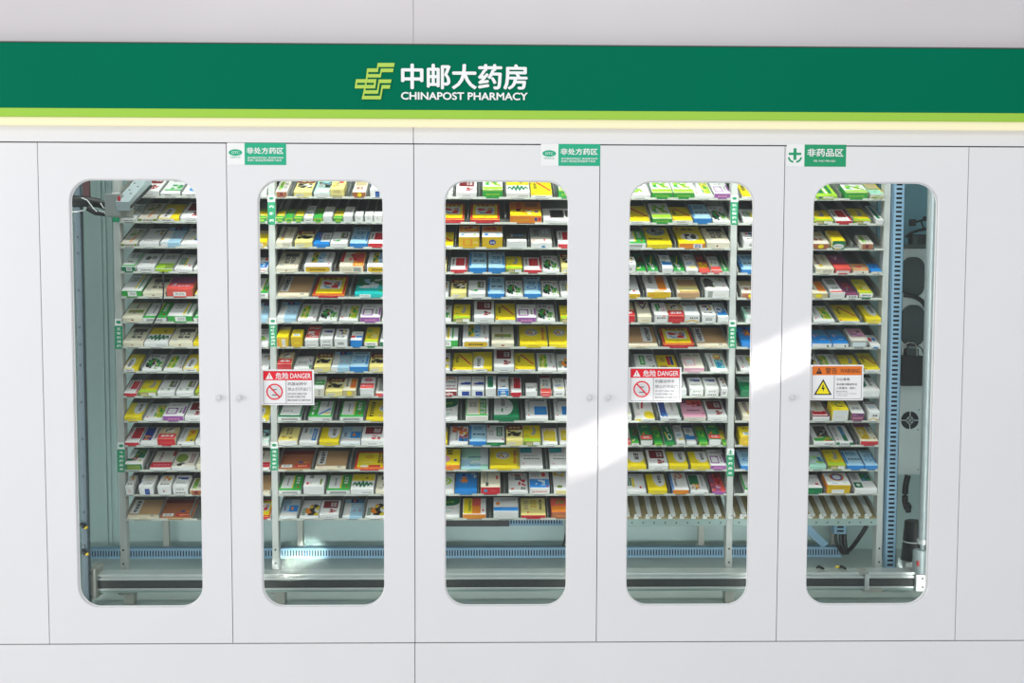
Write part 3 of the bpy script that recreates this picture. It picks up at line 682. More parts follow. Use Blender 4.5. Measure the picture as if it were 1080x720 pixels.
# name: (look, top, front, sides, height px, front px, top print, end print)
# print items: r rectangle, o ellipse, f frame, t rows of small print, T columns of print, d stroke, g cluster of spots, z zigzag, u ring
T_ = {
'mar': ('white box with maroon panel', 'w','w','w',21,5,'r .12 .44 .88 .95 m;t .5 .55 .82 .85 w3;g .45 .06 .85 .36 rm','t .3 .2 .7 .5 a1'),
'herb': ('white box with red and green herb drawing', 'w','w','w',19,3,'g .06 .06 .7 .72 krgGkG;g .62 .02 .98 .5 lgGl;o .72 .72 .8 .82 r;t .1 .82 .6 .92 k1',''),
'herl': ('white box with tall dark herb drawing', 'w','w','w',19,3,'g .2 .1 .95 .75 kGoyk;r .08 .12 .24 .5 G;t .1 .16 .22 .46 w3',''),
'oval': ('yellow box with white oval at back', 'y','y','y',20,5,'o .36 .2 .98 .99 w;r .36 .62 .98 .99 w;T .58 .4 .8 .9 k1;t .1 .15 .4 .25 Y1','t .3 .2 .7 .6 q1'),
'ovl': ('yellow box with white oval at its corner', 'y','y','y',19,4,'o .04 .02 .6 .75 w;r .04 .02 .55 .4 w;T .2 .1 .42 .6 k1;t .6 .8 .95 .9 Y1','r .0 .0 .75 1 w;t .2 .3 .6 .7 k1'),
'dia': ('yellow box with red diagonal stroke', 'y','w','w',19,3.5,'d .3 .88 .93 .3 r;T .12 .4 .3 .78 k1;t .3 .15 .8 .22 Y1;r .03 0 .12 .06 r','t .2 .25 .7 .7 a1'),
'pur': ('white box with purple frame', 'w','p','w',20,6,'f .08 .12 .62 .6 p;T .72 .2 .84 .6 k1;r .9 .15 1 .7 p;t .2 .75 .7 .85 a1;o .48 .5 .56 .58 k','t .2 .25 .8 .65 P1'),
'lbl': ('pale blue box with navy band', 's','s','w',21,5,'r 0 0 .36 .78 w;r .3 .8 1 1 S;r .3 .82 .68 .99 B;o .42 .85 .56 .96 o;o .5 .32 .57 .4 r;o .8 .32 .87 .4 r;t .45 .55 .9 .7 z1','r 0 0 .36 1 w'),
'nlb': ('pale blue and white box with navy patch', 's','w','w',20,3,'r 0 0 1 .3 w;r .45 .3 .95 .66 b;o .55 .4 .7 .58 o;r .05 .32 .3 .6 z;T .1 .34 .3 .62 B1;r .5 .72 1 .98 z','t .4 .2 .75 .7 a1'),
'blu': ('steel blue box with black line of print', 's','b','b',22,5,'r 0 .1 .1 .92 b;t .18 .34 .95 .46 k1;t .2 .65 .8 .9 S2;o .86 .08 .92 .14 B','r .3 .3 .7 .6 b'),
'blu2': ('steel blue box with bright blue right edge', 's','b','b',22,5,'r .88 .12 .97 .72 b;t .15 .86 .9 .95 k1;t .2 .5 .75 .72 S2;u .15 .25 .75 .45 b','t .2 .3 .8 .6 S1'),
'pan': ('pale yellow box with dark red back', 'e','e','e',20,7,'r 0 .7 1 1 m;t .15 .78 .9 .92 e1;g .08 .26 .92 .66 kkkw','r .1 .2 .55 .6 w;t .12 .25 .55 .55 a1'),
'rpn': ('tan and red box with black emblem', 'q','r','q',20,8,'r 0 0 1 .42 r;o .2 .5 .8 .95 i;g .28 .55 .72 .9 kkd;t .12 .12 .9 .34 w1','t .1 .25 .9 .6 x2'),
'tan': ('wide tan box with white strip of calligraphy', 'n','c','c',21,2,'r .04 .22 .3 .98 w;T .1 .26 .26 .94 k1;r 0 0 1 .15 c;t .1 .05 .3 .1 P1;r .72 .05 .84 .12 a;r .0 .15 .02 1 c','t .4 .3 .65 .7 N1'),
'tanr': ('wide tan box with white strip at right', 'n','c','c',21,2,'r .62 .22 .9 .98 w;T .72 .26 .86 .94 k1;r 0 0 1 .15 c;t .5 .05 .8 .1 P1','t .4 .3 .65 .7 N1'),
'brn': ('wide red brown box with red label', 'N','n','n',21,2,'r 0 .8 1 1 m;r .06 .06 .4 .22 w;T .12 .08 .34 .2 a2;r .5 .06 .95 .22 r;t .58 .1 .88 .18 e1;r .58 .3 .72 .38 B;t .74 .3 .95 .38 o1','t .4 .3 .65 .7 e1'),
'yrd': ('red edged yellow box with white picture', 'y','r','r',21,3,'f 0 0 1 1 r;r .17 .32 .83 .78 w;g .24 .36 .78 .7 rorSd;t .15 .82 .85 .93 k1;o .42 .15 .56 .2 Y','t .3 .3 .7 .7 x1'),
'grn': ('green box with white panel', 'g','w','w',21,5,'r .06 .12 .56 .98 w;T .3 .3 .38 .8 k1;r .56 .12 .62 .98 y;T .7 .4 .9 .9 w1;o .8 .14 .9 .24 r;r .5 .0 1 .08 g','r .14 .2 .86 .75 a'),
'grt': ('green edged white box with large plain panel', 'G','w','w',21,5,'r .06 .1 .94 .98 w;t .15 .3 .6 .4 a1;o .1 .7 .3 .9 M','r .14 .2 .86 .75 a'),
'grb': ('green box with white panel and blue curve', 'g','w','w',21,5,'r .38 .1 .95 .98 w;T .08 .4 .3 .9 w1;o .1 .12 .2 .3 w;d .42 .12 .9 .5 b;o .6 .12 .9 .28 e;T .7 .6 .78 .95 k1','t .6 .2 .9 .7 a1'),
'grm': ('white box with green strip at right', 'w','w','g',21,6,'r .05 .1 .95 .98 i;r .58 .06 .62 1 y;r .64 .06 .92 1 g;t .66 .1 .9 .95 w4;t .15 .5 .5 .8 a3;o .86 .12 .92 .2 r;r 0 0 1 .07 g;r 0 0 .04 1 g','r .05 .1 .95 .9 i'),
'zig': ('white and yellow box with green zigzag lettering', 'w','w','w',21,5,'r 0 .55 1 1 y;g .6 .66 .75 .8 k;z .06 .12 .94 .54 G;o .88 .6 .93 .65 r','t .5 .25 .95 .55 a1'),
'med': ('yellow box with white oval medallion', 'y','y','y',20,3,'o .2 .42 .68 .8 w;u .22 .44 .66 .78 a;g .3 .5 .58 .72 rYd;T .8 .2 .92 .88 r1;t .1 .12 .6 .2 Y1','t .3 .3 .7 .7 Y1'),
'ymd': ('yellow box with print column and round picture', 'y','y','y',21,3,'T .1 .1 .32 .9 k1;o .5 .35 .98 .75 w;g .55 .4 .95 .7 nrSk;t .5 .1 .9 .18 P1',''),
'crm': ('cream box with columns of print', 'c','c','c',21,5,'T .25 .28 .8 .7 d2;r .2 .7 .88 .92 d;o .86 .1 .92 .17 r;t .1 .12 .3 .18 S1;r .0 .92 1 1 q','o .42 .3 .5 .6 m'),
'crb': ('cream box with brown gold band', 'c','c','c',21,5,'r .12 .32 .9 .5 h;t .15 .36 .6 .46 N1;o .42 .25 .54 .35 a;T .4 .6 .52 .95 k1;r 0 .9 1 1 q','o .42 .3 .58 .7 N'),
'rtx': ('white box with red square of print', 'w','r','w',18,4,'r .3 .3 .82 .92 r;t .45 .4 .78 .85 x3;T .08 .4 .22 .88 k1;r .9 0 1 1 r','t .2 .3 .8 .6 x1'),
'rbx': ('white box with large red panel', 'w','r','w',20,4,'r .28 .25 .95 .98 r;T .5 .3 .65 .9 m1;T .06 .4 .2 .9 m1;r 0 .0 .03 1 r',''),
'moo': ('yellow green box with grey crescent', 'Y','h','h',18,5,'r .03 .1 .97 .97 y;o .4 .35 .74 .92 a;o .36 .5 .58 .92 y;r 0 0 1 .14 l;g .1 .14 .35 .4 gl;t .1 .75 .35 .85 g1','r .15 .1 .5 .8 q;r .55 .2 .95 .9 w'),
'ora': ('tall orange and white box', 'w','Y','Y',22,13,'r 0 .45 1 1 o;t .1 .6 .9 .92 w2;g .1 .55 .9 .9 roy;o .1 .1 .25 .25 S;o .7 .1 .85 .25 l','f .2 .2 .65 .8 o;t .7 .4 .95 .6 e2'),
'orb2': ('tall orange and white box with blue badge', 'w','Y','Y',22,13,'r 0 .45 1 1 o;t .1 .6 .9 .92 w2;g .1 .55 .9 .9 roy;o .1 .1 .3 .28 b;o .7 .1 .88 .28 s','o .33 .28 .68 .78 B;t .4 .4 .62 .6 w1'),
'orb': ('big orange box with yellow sunburst', 'o','o','o',23,8,'r 0 0 1 .42 y;g .15 .1 .7 .5 ywo;T .2 .3 .36 .95 r2;r .18 .3 .34 .5 m;o .78 .2 .92 .35 p;r .5 .6 .9 .9 N','o .78 .3 .88 .8 B;o .9 .3 .99 .8 r;t .1 .3 .6 .6 Y1'),
'orw': ('cream box with orange red panel', 'c','c','o',22,7,'r 0 .3 .12 1 r;r .55 0 1 1 o;g .35 .35 .8 .95 xrx;r .7 .3 .95 .95 x;t .6 .05 .95 .2 e1','t .1 .3 .5 .6 q1;r .6 .2 .9 .8 a'),
'orf': ('white box with orange panel and orange front', 'w','Y','w',22,6,'r .5 .1 .85 .98 o;T .15 .5 .35 .95 k1;t .2 .12 .5 .2 a1;r .3 0 .7 .06 Y','t .1 .3 .3 .6 o1'),
'swo': ('small white box with blue swoosh', 'w','w','w',20,9,'r .15 .62 .9 .8 B;r .15 .62 .4 .68 w;t .15 .25 .85 .36 a1;g .78 .55 .88 .7 x','t .2 .55 .8 .8 a1;t .15 .15 .85 .35 k1'),
'sw2': ('white box with blue swoosh and navy panel', 'w','w','w',22,8,'r .2 .35 1 .55 B;r .2 .5 .5 .6 w;t .1 .8 .9 .9 a1;o .1 .35 .16 .45 r','r .3 .15 .9 .75 B'),
'mul': ('small white box with multicoloured picture', 'w','w','w',20,9,'g .2 .45 .85 .92 oBryk;t .15 .12 .85 .28 d1','t .25 .3 .75 .65 d2'),
'muc': ('small white box with coloured mark on front', 'w','w','w',20,9,'g .3 .45 .85 .92 oBryk;t .15 .12 .85 .28 d1','g .4 .3 .68 .7 roS'),
'swb': ('small white box with navy patch on front', 'w','w','w',20,9,'t .2 .15 .85 .3 a1;r .25 .5 .9 .9 i;r 0 .2 .06 .5 B','r .4 .05 .75 .75 B;t .45 .2 .7 .5 S2'),
'tgr': ('slim green box with yellow curve', 'G','w','G',19,3,'r 0 0 1 .35 g;d .75 .95 .4 .3 y;d .3 .5 .6 .05 w;g .35 .1 .7 .4 w;r 0 .9 .4 1 k','t .2 .3 .8 .7 k1'),
'tgd': ('slim dark green box with yellow front corner', 'h','w','h',19,3,'r 0 0 1 .3 g;g .1 .1 .6 .3 yw;r 0 .3 1 1 G;g .3 .4 .9 .9 mhk','t .2 .3 .8 .7 k1'),
'tgs': ('slim deep green box with white swirl', 'G','g','G',22,4,'d .25 .6 .45 .1 y;u .4 .1 .85 .5 w;d .5 .9 .6 .6 w','r .3 .3 .7 .7 g'),
'tgy': ('slim yellow and green box', 'y','g','g',14,5,'r 0 0 1 .22 g;d .2 .35 .8 .25 w;r 0 .75 1 1 h;t .2 .5 .8 .6 Y1','r .2 .2 .8 .7 l'),
'tgg': ('slim bright green box', 'g','l','g',14,5,'r 0 .7 1 1 h;r 0 0 1 .3 g;g .2 .3 .8 .6 lG','r .2 .2 .8 .7 g'),
'wsl': ('slim white box', 'w','w','w',17,7,'t .15 .5 .85 .9 a2;r .2 .72 .9 .95 i;g .55 .8 .9 .95 N','t .2 .3 .8 .5 z1'),
'wms': ('slim white box with coloured edge marks', 'w','w','w',18,5,'g .15 .35 .7 .5 pbt;r .35 .1 .9 .25 e;t .2 .6 .8 .9 a2;o .1 .85 .2 .95 r','t .2 .3 .8 .6 k1'),
'wsm': ('small plain white box', 'w','w','w',12,8,'t .2 .3 .8 .6 z1','t .3 .45 .7 .55 G1;t .3 .6 .55 .7 r1'),
'tea': ('wide teal box with white swoosh', 't','t','t',24,4,'r 0 .45 1 1 G;g .2 .3 .75 .8 wws;d .1 .35 .7 .5 w;t .7 .75 .95 .95 z2;r .75 .12 .9 .2 g','r .15 .1 .5 1 w;t .2 .3 .45 .8 a1'),
'lan': ('white box with landscape strip and gold plaque', 'w','w','w',22,7,'r .2 .25 .42 .98 Y;g .2 .3 .5 .9 gGy;r .45 .25 .68 .98 s;g .45 .3 .7 .8 bsw;T .78 .4 .9 .92 a1;o .86 .12 .92 .2 r','o .04 .08 .2 .92 Y;o .8 .08 .96 .92 Y;r .12 .08 .88 .92 Y;t .2 .3 .8 .65 k1'),
'ygp': ('white box with yellow green leaf picture', 'w','w','w',19,2.5,'r .12 .1 .5 .9 e;g .1 .1 .52 .9 lgyl;T .66 .35 .82 .9 a1;o .82 .1 .9 .18 r',''),
'ygr': ('white box with leaf picture on right half', 'w','w','w',19,2.5,'r .5 .1 .9 .9 e;g .48 .1 .92 .9 lgyl;T .16 .4 .32 .9 a1;o .1 .1 .18 .18 r',''),
'gfw': ('white box with green front', 'w','G','w',21,6,'t .2 .6 .9 .95 a3;r .0 .03 1 .12 g;r .9 0 1 1 g;t .2 .3 .6 .4 G1','r .35 .2 .75 .85 w;T .4 .3 .7 .75 k3'),
'gfb': ('white box with green front and edge', 'w','g','g',21,7,'r .0 .9 1 1 a;t .15 .5 .5 .8 a2;r .6 .1 .68 1 y;r .78 .1 .84 1 g','r .3 .15 .75 .9 w;T .4 .3 .7 .75 a3'),
'grl': ('white box with green landscape', 'w','w','w',20,4,'r .1 .15 1 .24 g;g .35 .25 .95 .55 gGg;t .2 .7 .8 .9 a1;o .7 .18 .76 .24 r','t .2 .3 .55 .7 k1'),
'bov': ('white box with blue oval', 'w','w','w',20,4,'o .25 .1 1 .45 b;t .4 .2 .8 .3 z1;t .2 .7 .9 .9 a1','t .2 .3 .7 .7 k1'),
'wtx': ('white box with lines of coloured print', 'w','w','w',19,4,'t .1 .5 .9 .9 a3;t .1 .15 .5 .25 P1;d .55 .1 .65 .5 Y;t .6 .2 .9 .3 S1','t .2 .2 .75 .6 k1;g .85 .2 .98 .6 k'),
'crg': ('pale box with green and yellow print', 'i','i','w',20,4,'t .1 .5 .9 .95 q3;d .5 .08 .65 .5 o;t .1 .2 .4 .3 a1;g .2 .5 .8 .9 hq','r 0 .2 .2 .9 h;r .8 .2 1 .9 h;t .25 .3 .75 .7 k1'),
'wht': ('plain white box with small picture at back', 'w','w','w',20,4,'g .45 .55 .9 .9 qaYd;t .15 .15 .6 .22 a1','t .2 .4 .6 .6 z1'),
'wbl': ('white box with blue and yellow corner', 'w','w','w',20,4,'r .55 .2 1 .32 b;g .35 .25 .6 .4 y;r .75 .35 1 .5 b;t .2 .7 .8 .9 a1',''),
'fis': ('white box with two grey ovals', 'w','w','w',20,6,'o .2 .5 .5 .78 d;o .55 .55 .85 .8 a;t .2 .3 .6 .36 S1;o .7 .22 .78 .3 r','t .2 .25 .8 .55 k1'),
'lim': ('white box with lime green front', 'w','l','w',20,4,'r 0 0 1 .35 l;r .5 .0 1 .25 h;t .2 .6 .8 .9 a2','t .3 .3 .7 .7 y1'),
'wgc': ('white box with green and yellow column', 'w','w','w',19,4,'r .12 .3 .42 .75 G;t .15 .34 .38 .72 w4;r .44 .2 .54 .75 y;o .74 .12 .84 .26 r;t .2 .85 .8 .92 a1',''),
'red': ('large red box', 'x','x','N',22,9,'r 0 .45 1 1 v;t .1 .15 .9 .35 P1;d .2 .3 .3 .4 w','r .25 .15 .75 .65 w;T .32 .25 .7 .55 a3'),
'wdk': ('white box with dark upright panel', 'w','w','w',18,5,'r .52 .42 .92 .92 d;r .52 .42 .62 .92 h;T .68 .5 .88 .88 i1;g .1 .12 .7 .3 gaa',''),
'nvo': ('white box with navy and orange picture', 'w','w','w',20,4,'r .06 .12 .58 .98 B;g .1 .15 .55 .45 oyo;T .7 .25 .88 .95 m1','t .3 .3 .7 .6 i1'),
'oyp': ('white box with orange yellow panel', 'w','w','w',20,3,'r .42 .1 .95 .85 y;g .45 .4 .95 .85 oyo;r .7 .12 .82 .22 B;T .1 .3 .25 .9 a1','o .1 .2 .25 .8 m'),
'gdp': ('white box with dark green picture and front', 'w','G','w',23,7,'r .35 .4 .98 1 G;g .4 .5 .9 .95 khG;r 0 .2 .35 .35 G;g .25 .2 .65 .45 mrk;g .7 .1 .9 .25 Y','r .1 .15 .9 .85 h;r 0 0 1 .1 w'),
'rpk': ('pink white box with red band', 'i','w','r',21,3,'r 0 .02 1 .32 r;t .1 .12 .9 .2 P1;T .25 .4 .4 .95 v1;r .85 .7 1 1 r',''),
'olv': ('white box with olive green oval', 'i','w','w',20,4,'o .05 .3 .55 .85 h;g .1 .05 .5 .3 wkk;T .65 .25 .85 .9 v2','t .1 .3 .5 .6 z1'),
'lmb': ('white and lime box with brown front', 'i','N','i',18,6,'r .15 .3 .5 .95 h;g .15 .1 .5 .6 lgl;t .55 .2 .9 .9 a2','o .35 .15 .65 .9 m;r 0 0 .12 1 q'),
'lmy': ('tan and white box with yellow dot', 'i','N','i',18,6,'r .1 .6 .9 1 q;t .2 .2 .8 .5 N1','o .35 .1 .7 .9 y'),
'mnt': ('white and mint green box with dark photo', 'M','w','M',17,5,'r .1 .05 .95 .35 w;g .1 .45 .95 .95 dSka;g .4 .1 .5 .25 g','t .1 .3 .8 .5 z1'),
'pyb': ('tall pale yellow box with red tab', 'e','e','e',20,12,'r .5 .6 .85 1 r;g .1 .2 .6 .7 SQY'.replace('Q','q'),'t .1 .05 .9 .3 a1;t .2 .5 .8 .8 q2'),
'crd': ('cream box with dark red column', 'c','c','c',21,5,'r .2 .32 .38 .95 m;t .22 .36 .36 .9 w4;r .25 .12 .45 .28 Y;T .6 .4 .85 .9 q1','t .4 .2 .9 .8 a2'),
'bwh': ('blue and white box with small print', 'b','b','b',16,4,'r .4 .2 1 1 w;t .5 .4 .9 .85 a2;g .2 .6 .45 .9 rBo','r .4 .2 .6 .8 b'),
'yel': ('yellow carton with white barcode label', 'y','Y','y',21,11,'r 0 .7 1 1 q;t .15 .3 .85 .45 y1','r .45 .05 .75 .8 w;T .5 .15 .7 .7 a2;r .0 0 .18 .8 o'),
'yel2': ('yellow carton with white printed patch', 'y','Y','y',18,11,'r .15 .1 .8 .4 w;t .2 .15 .7 .35 S1;t .2 .7 .8 .85 k1','t .2 .3 .8 .6 y1'),
'rws': ('red and white box', 'w','w','w',22,8,'r 0 .15 1 1 x;g .1 .2 .9 .6 wrw;t .1 .75 .9 .9 w1','t .15 .2 .85 .4 a1;o .4 .55 .6 .75 i'),
'rwd': ('white box with red and black stripes', 'w','m','w',22,5,'g .1 .75 .9 .95 ryr;t .05 .55 .95 .65 k1;r 0 .1 1 .18 m;t .1 .3 .9 .4 v1','g .3 .2 .8 .8 wx'),
'bfr': ('white box with blue front', 'w','b','b',17,8,'r 0 .25 .4 .5 r;r .45 .25 1 .5 b;t .3 .65 .9 .85 a1','r .2 .2 .5 .6 b'),
'ycl': ('rounded yellow box with green and white front', 'y','w','e',22,6,'g .1 .2 .9 .85 yeYl;r 0 .0 1 .1 l','r 0 0 1 .3 G;t .15 .45 .85 .8 k1'),
'wmc': ('white box with coloured corner', 'w','w','w',17,4,'t .15 .35 .7 .6 a2;g .75 .55 .98 .8 yob;r .9 .0 1 .25 G',''),
'gwb': ('white box with green band', 'w','i','w',21,8,'r 0 .28 1 .68 g;t .1 .4 .8 .55 w1','T .4 .1 .7 .9 a1'),
'ort': ('slim cream and orange box', 'c','q','c',19,6,'r .52 .15 .98 .98 o;T .15 .3 .35 .95 k1;g .55 .3 .9 .7 oxo','o .3 .2 .7 .95 y'),
'pnk': ('white box with pink red oval', 'w','w','w',21,8,'r 0 .0 1 .45 x;o .2 .55 .85 .95 P;t .25 .65 .8 .85 x1;t .1 .15 .9 .3 P1','t .15 .1 .85 .3 a1'),
'pnk2': ('white and grey box with pink front', 'i','x','x',20,5,'r .2 .1 .9 1 a;r 0 0 1 .1 w','r .5 .1 .8 .7 p'),
'ytx': ('pale yellow box with black brush print', 'e','w','Y',20,5,'T .3 .45 .65 .95 k2;g .1 .1 .8 .3 Yky;t .2 .3 .4 .4 a1','t .1 .3 .5 .5 i1'),
'bst': ('white box with bright blue strip', 'w','w','q',20,4,'r .66 .1 .9 .9 b;T .7 .2 .84 .8 z1;T .15 .6 .32 .95 k1;o .45 .5 .6 .95 s',''),
'wgd': ('white box with olive strip and red dot', 'w','w','w',21,8,'r .78 .15 .88 .65 h;o .1 .15 .25 .35 r;t .3 .2 .4 .35 q1;T .2 .7 .45 .98 k1','t .1 .2 .3 .3 i1'),
'yrl': ('wide yellow box with red label', 'y','r','r',21,2,'f 0 0 1 1 r;r .2 .08 .42 .2 w;r .46 .08 .84 .2 r;T .72 .3 .95 .95 m2;o .3 .55 .6 .8 Y;t .2 .32 .6 .42 e1','t .3 .3 .7 .7 x1'),
'lgf': ('white box with bright green front', 'w','g','g',22,8,'r 0 .0 1 .25 l;g .1 .35 .9 .9 lwyg;d .2 .9 .9 .3 g','t .15 .3 .85 .6 l1;r 0 .85 1 1 l'),
'wbk': ('wide white box with black panel', 'w','w','w',16,5,'r .25 .15 .75 .85 d;r .3 .2 .7 .8 k;r .8 .2 1 .8 d;g .18 .1 .3 .25 yrb','t .2 .3 .8 .5 z1'),
'wnv': ('white box with dark back', 'd','w','w',15,7,'r 0 0 1 .3 w;t .2 .6 .9 .9 S2;r .2 .55 .3 .95 a','t .1 .35 .9 .5 z1'),
'wrt': ('grey white box with red marks', 'i','w','w',20,5,'r 0 .35 1 1 a;T .15 .45 .4 .9 d2;t .05 .14 .2 .2 r1;o .62 .1 .7 .25 r;t .55 .6 .9 .9 z2','o .5 .1 .7 .5 S'),
'gcp': ('white box with green cap shape', 'w','w','w',21,3,'o .0 .55 1 1.0 G;r 0 .75 1 1 G;t .2 .72 .8 .85 l1;t .2 .2 .7 .3 M1;t .2 .4 .8 .5 a1',''),
'gbg': ('green and white box with round white panel', 'G','G','G',21,5,'r .02 .1 .5 .98 w;o .2 .1 .78 .95 w;g .3 .25 .55 .5 gG;T .3 .55 .45 .98 k2;t .08 .3 .25 .4 M1','t .1 .3 .8 .6 G1'),
'wbp': ('white box with blue block', 'w','w','w',21,4,'r .4 .15 .98 .6 b;t .5 .25 .9 .4 S1;T .1 .3 .2 .9 a1;t .2 .88 .9 .96 k1;o .1 .1 .18 .16 r','t .2 .3 .8 .5 i1'),
'wph': ('white box with colourful photo', 'w','w','w',19,3,'r .5 .1 1 .4 b;g .5 .3 1 .7 oyvr;g .1 .6 .95 .98 xoNx;T .3 .15 .45 .75 a1;g .6 .1 .9 .3 kS','t .4 .3 .9 .6 i1'),
'gfs': ('white box with dark green stamp and green front', 'w','G','G',20,5,'r .56 .35 .9 .9 G;T .62 .4 .84 .86 w2;t .1 .4 .4 .7 a2;o .88 .1 .95 .2 r;o .05 .85 .15 .98 r','r .3 .3 .6 .7 g'),
'ysp': ('white box with yellow splash', 'w','w','w',19,3,'g .1 .1 .9 .85 yyyy;r .12 .15 .86 .7 y;t .2 .3 .8 .6 e2;t .1 .86 .9 .95 o1','t .3 .3 .8 .7 k1'),
'yrx': ('yellow and red box with orange front', 'y','o','o',20,5,'r 0 .3 .4 1 x;o .0 .1 .65 .6 P;T .5 .6 .75 .95 k1;o .78 .2 .9 .35 B','t .2 .3 .7 .6 r1'),
'mtb': ('mint green abstract patterned box', 'M','M','M',20,2,'r 0 0 .7 .4 s;g .0 .1 .8 .5 szM;r .7 .2 1 1 z;t .25 .5 .75 .58 B1;t .3 .1 .75 .18 S1;r 0 .6 .5 1 M','t .3 .3 .7 .7 S1'),
'wtl': ('white box with teal tab at back', 'w','w','w',20,2,'r .02 .75 .55 1 S;r .05 .8 .5 .95 t;t .15 .4 .9 .48 k1;o .1 .15 .2 .22 P;t .15 .55 .8 .62 a1','t .3 .3 .7 .7 a1'),
'kid': ('white box with green circle', 'w','w','w',20,4,'u .0 .3 .9 .8 l;o .2 .45 .7 .7 l;g .3 .5 .6 .65 kY',''),
'bst2': ('bright blue box with orange star', 'b','b','b',20,4,'g .1 .5 .6 .95 SBb;d .2 .6 .6 .6 o;d .3 .45 .5 .8 o;d .5 .45 .32 .8 o;g .75 .7 1 1 zs;r 0 0 1 .2 b',''),
'rbk': ('beige box with red front', 'c','r','c',21,7,'T .1 .3 .25 .9 q1;r .25 .05 .4 .3 d;r .3 .3 .36 1 a;r .8 .5 .9 .75 r','o .15 .3 .35 .75 S;t .5 .4 .8 .6 x1'),
'rbd': ('white box with red spot drawing', 'w','w','w',20,3,'g .5 .3 .9 .65 rrr;g .65 .1 .85 .28 kk;T .3 .6 .7 .95 k1;o .1 .1 .28 .2 x;t .1 .85 .8 .95 x1',''),
'bhd': ('white box with blue band and white shape', 'w','w','w',21,6,'r 0 .02 1 .55 b;g .3 .15 .8 .5 zsz;o .62 .7 .85 .98 x;t .1 .7 .5 .9 a2;o .85 .05 .95 .15 r','t .1 .3 .9 .6 x1'),
'gld': ('white box with gold spots', 'w','w','w',20,5,'g .0 .75 .6 1 YYe;o .15 .1 .45 .25 h;o .8 .3 1 .7 Y;t .3 .4 .7 .6 i2','r .1 .1 .9 .9 e;t .2 .3 .8 .6 a2'),
'yol': ('white box with yellow and orange panels', 'w','o','w',21,5,'r .02 .02 .4 1 y;r .4 .02 .78 1 o;r .4 .5 .78 1 x;T .22 .15 .36 .9 h1;o .85 .15 .92 .3 r','t .2 .3 .8 .6 Y1'),
'wbb': ('white box with blue band along front', 'w','w','w',21,8,'r 0 .02 1 .28 b;t .3 .1 .7 .2 S1;o .08 .42 .26 .66 o;t .3 .75 .9 .85 a1;r .1 .9 .9 1 z','t .2 .3 .8 .5 i1'),
'ytr': ('pale yellow box with red front', 'e','r','e',20,4,'T .75 .3 .88 .95 k1;T .1 .3 .3 .9 q1;o .24 .1 .32 .2 x;t .4 .4 .65 .9 Y3','t .2 .3 .8 .6 m1'),
'rdo': ('red and orange box', 'x','N','x',20,6,'r 0 .0 .7 .45 o;r .7 .1 1 1 e;g .2 .55 .6 .9 hNo;T .75 .2 .95 .9 Y1','t .2 .3 .8 .6 o1'),
'wgl': ('white box with lime leaves', 'w','w','w',20,4,'g .1 .15 .7 .5 lgl;t .2 .6 .8 .9 a2','t .2 .3 .7 .5 z1'),
'ypw': ('yellow box with blue grey oval', 'y','y','y',21,5,'o .1 .5 .9 1 S;o .15 .55 .85 .98 a;g .35 .6 .75 .9 kdk;t .1 .25 .7 .35 k1','t .15 .3 .5 .6 Y1'),
'yhd': ('yellow box with white oval picture', 'y','o','y',22,5,'o .15 .15 .85 .6 w;g .3 .2 .75 .55 kkgd;t .2 .75 .8 .9 k1;o .05 .8 .15 .9 r','r .55 .1 .9 .9 w;T .6 .2 .85 .8 B2'),
'blc': ('slim white box with blue band', 'w','w','w',19,5,'r .05 .2 1 .42 b;r .05 .4 .5 .5 S;t .3 .6 .7 .9 a2;r 0 .92 1 1 B','t .2 .3 .7 .5 i1'),
'blk': ('white box with blue rounded front', 'w','b','w',22,7,'r 0 .9 1 1 S;t .25 .5 .7 .8 a1;t .3 .2 .7 .3 S1;r 0 0 1 .08 b','o .25 .5 .75 .9 z;r .2 .0 .8 .35 w'),
'roy': ('slim red orange box', 'x','x','r',20,4,'r .1 .15 .95 .45 o;g .2 .2 .9 .5 yoy;r 0 .5 1 1 m;t .2 .65 .8 .9 x1','t .2 .3 .8 .6 P1'),
'rds': ('slim white box with red ends', 'w','x','w',20,4,'r 0 .85 1 1 m;r .0 0 1 .22 x;t .2 .35 .8 .8 a2;o .1 .3 .3 .4 y','t .2 .3 .8 .6 P1'),
'lyw': ('white box with lime and gold front', 'w','Y','w',21,4,'T .3 .4 .6 .95 a1;r .1 .15 .6 .25 g;o .7 .1 .8 .2 r','t .2 .3 .8 .6 h1'),
'tnb': ('tan box with sandy band', 'n','n','i',21,6,'r .0 .0 .1 1 i;r .1 .1 1 .4 e;t .3 .2 .8 .3 w1;r 0 .85 1 1 i;t .2 .88 .8 .96 k1','t .1 .3 .8 .6 q1'),
'wfd': ('white box with dark photo corner', 'w','w','w',22,8,'g .0 .2 .45 .9 dhkd;r .05 .3 .4 .8 d;g .6 .7 .9 .95 qh;o .78 .25 .86 .32 r','r .1 .1 .3 .9 a;t .4 .3 .9 .6 i2'),
'crv': ('cream box with dark red vee', 'c','c','c',21,6,'d .15 .95 .5 .5 m;d .5 .5 .85 .95 m;r .3 .85 .7 1 v;t .3 .6 .7 .7 S1','t .3 .3 .8 .5 q1'),
'wgs': ('white box with green stamps', 'w','w','w',20,8,'r .2 .3 .38 .9 g;r .42 .5 .55 .95 G;o .6 .3 .9 .45 P;t .6 .55 .9 .65 r1','t .15 .5 .85 .75 k1;o .6 .8 .8 .95 x'),
'wgy': ('pale box with gold chevron', 'w','w','w',20,8,'r 0 .7 1 1 a;t .2 .8 .7 .9 i1;t .2 .3 .8 .6 s2','d .02 .12 .5 .35 Y;d .5 .35 .98 .12 Y;t .3 .5 .9 .75 k1'),
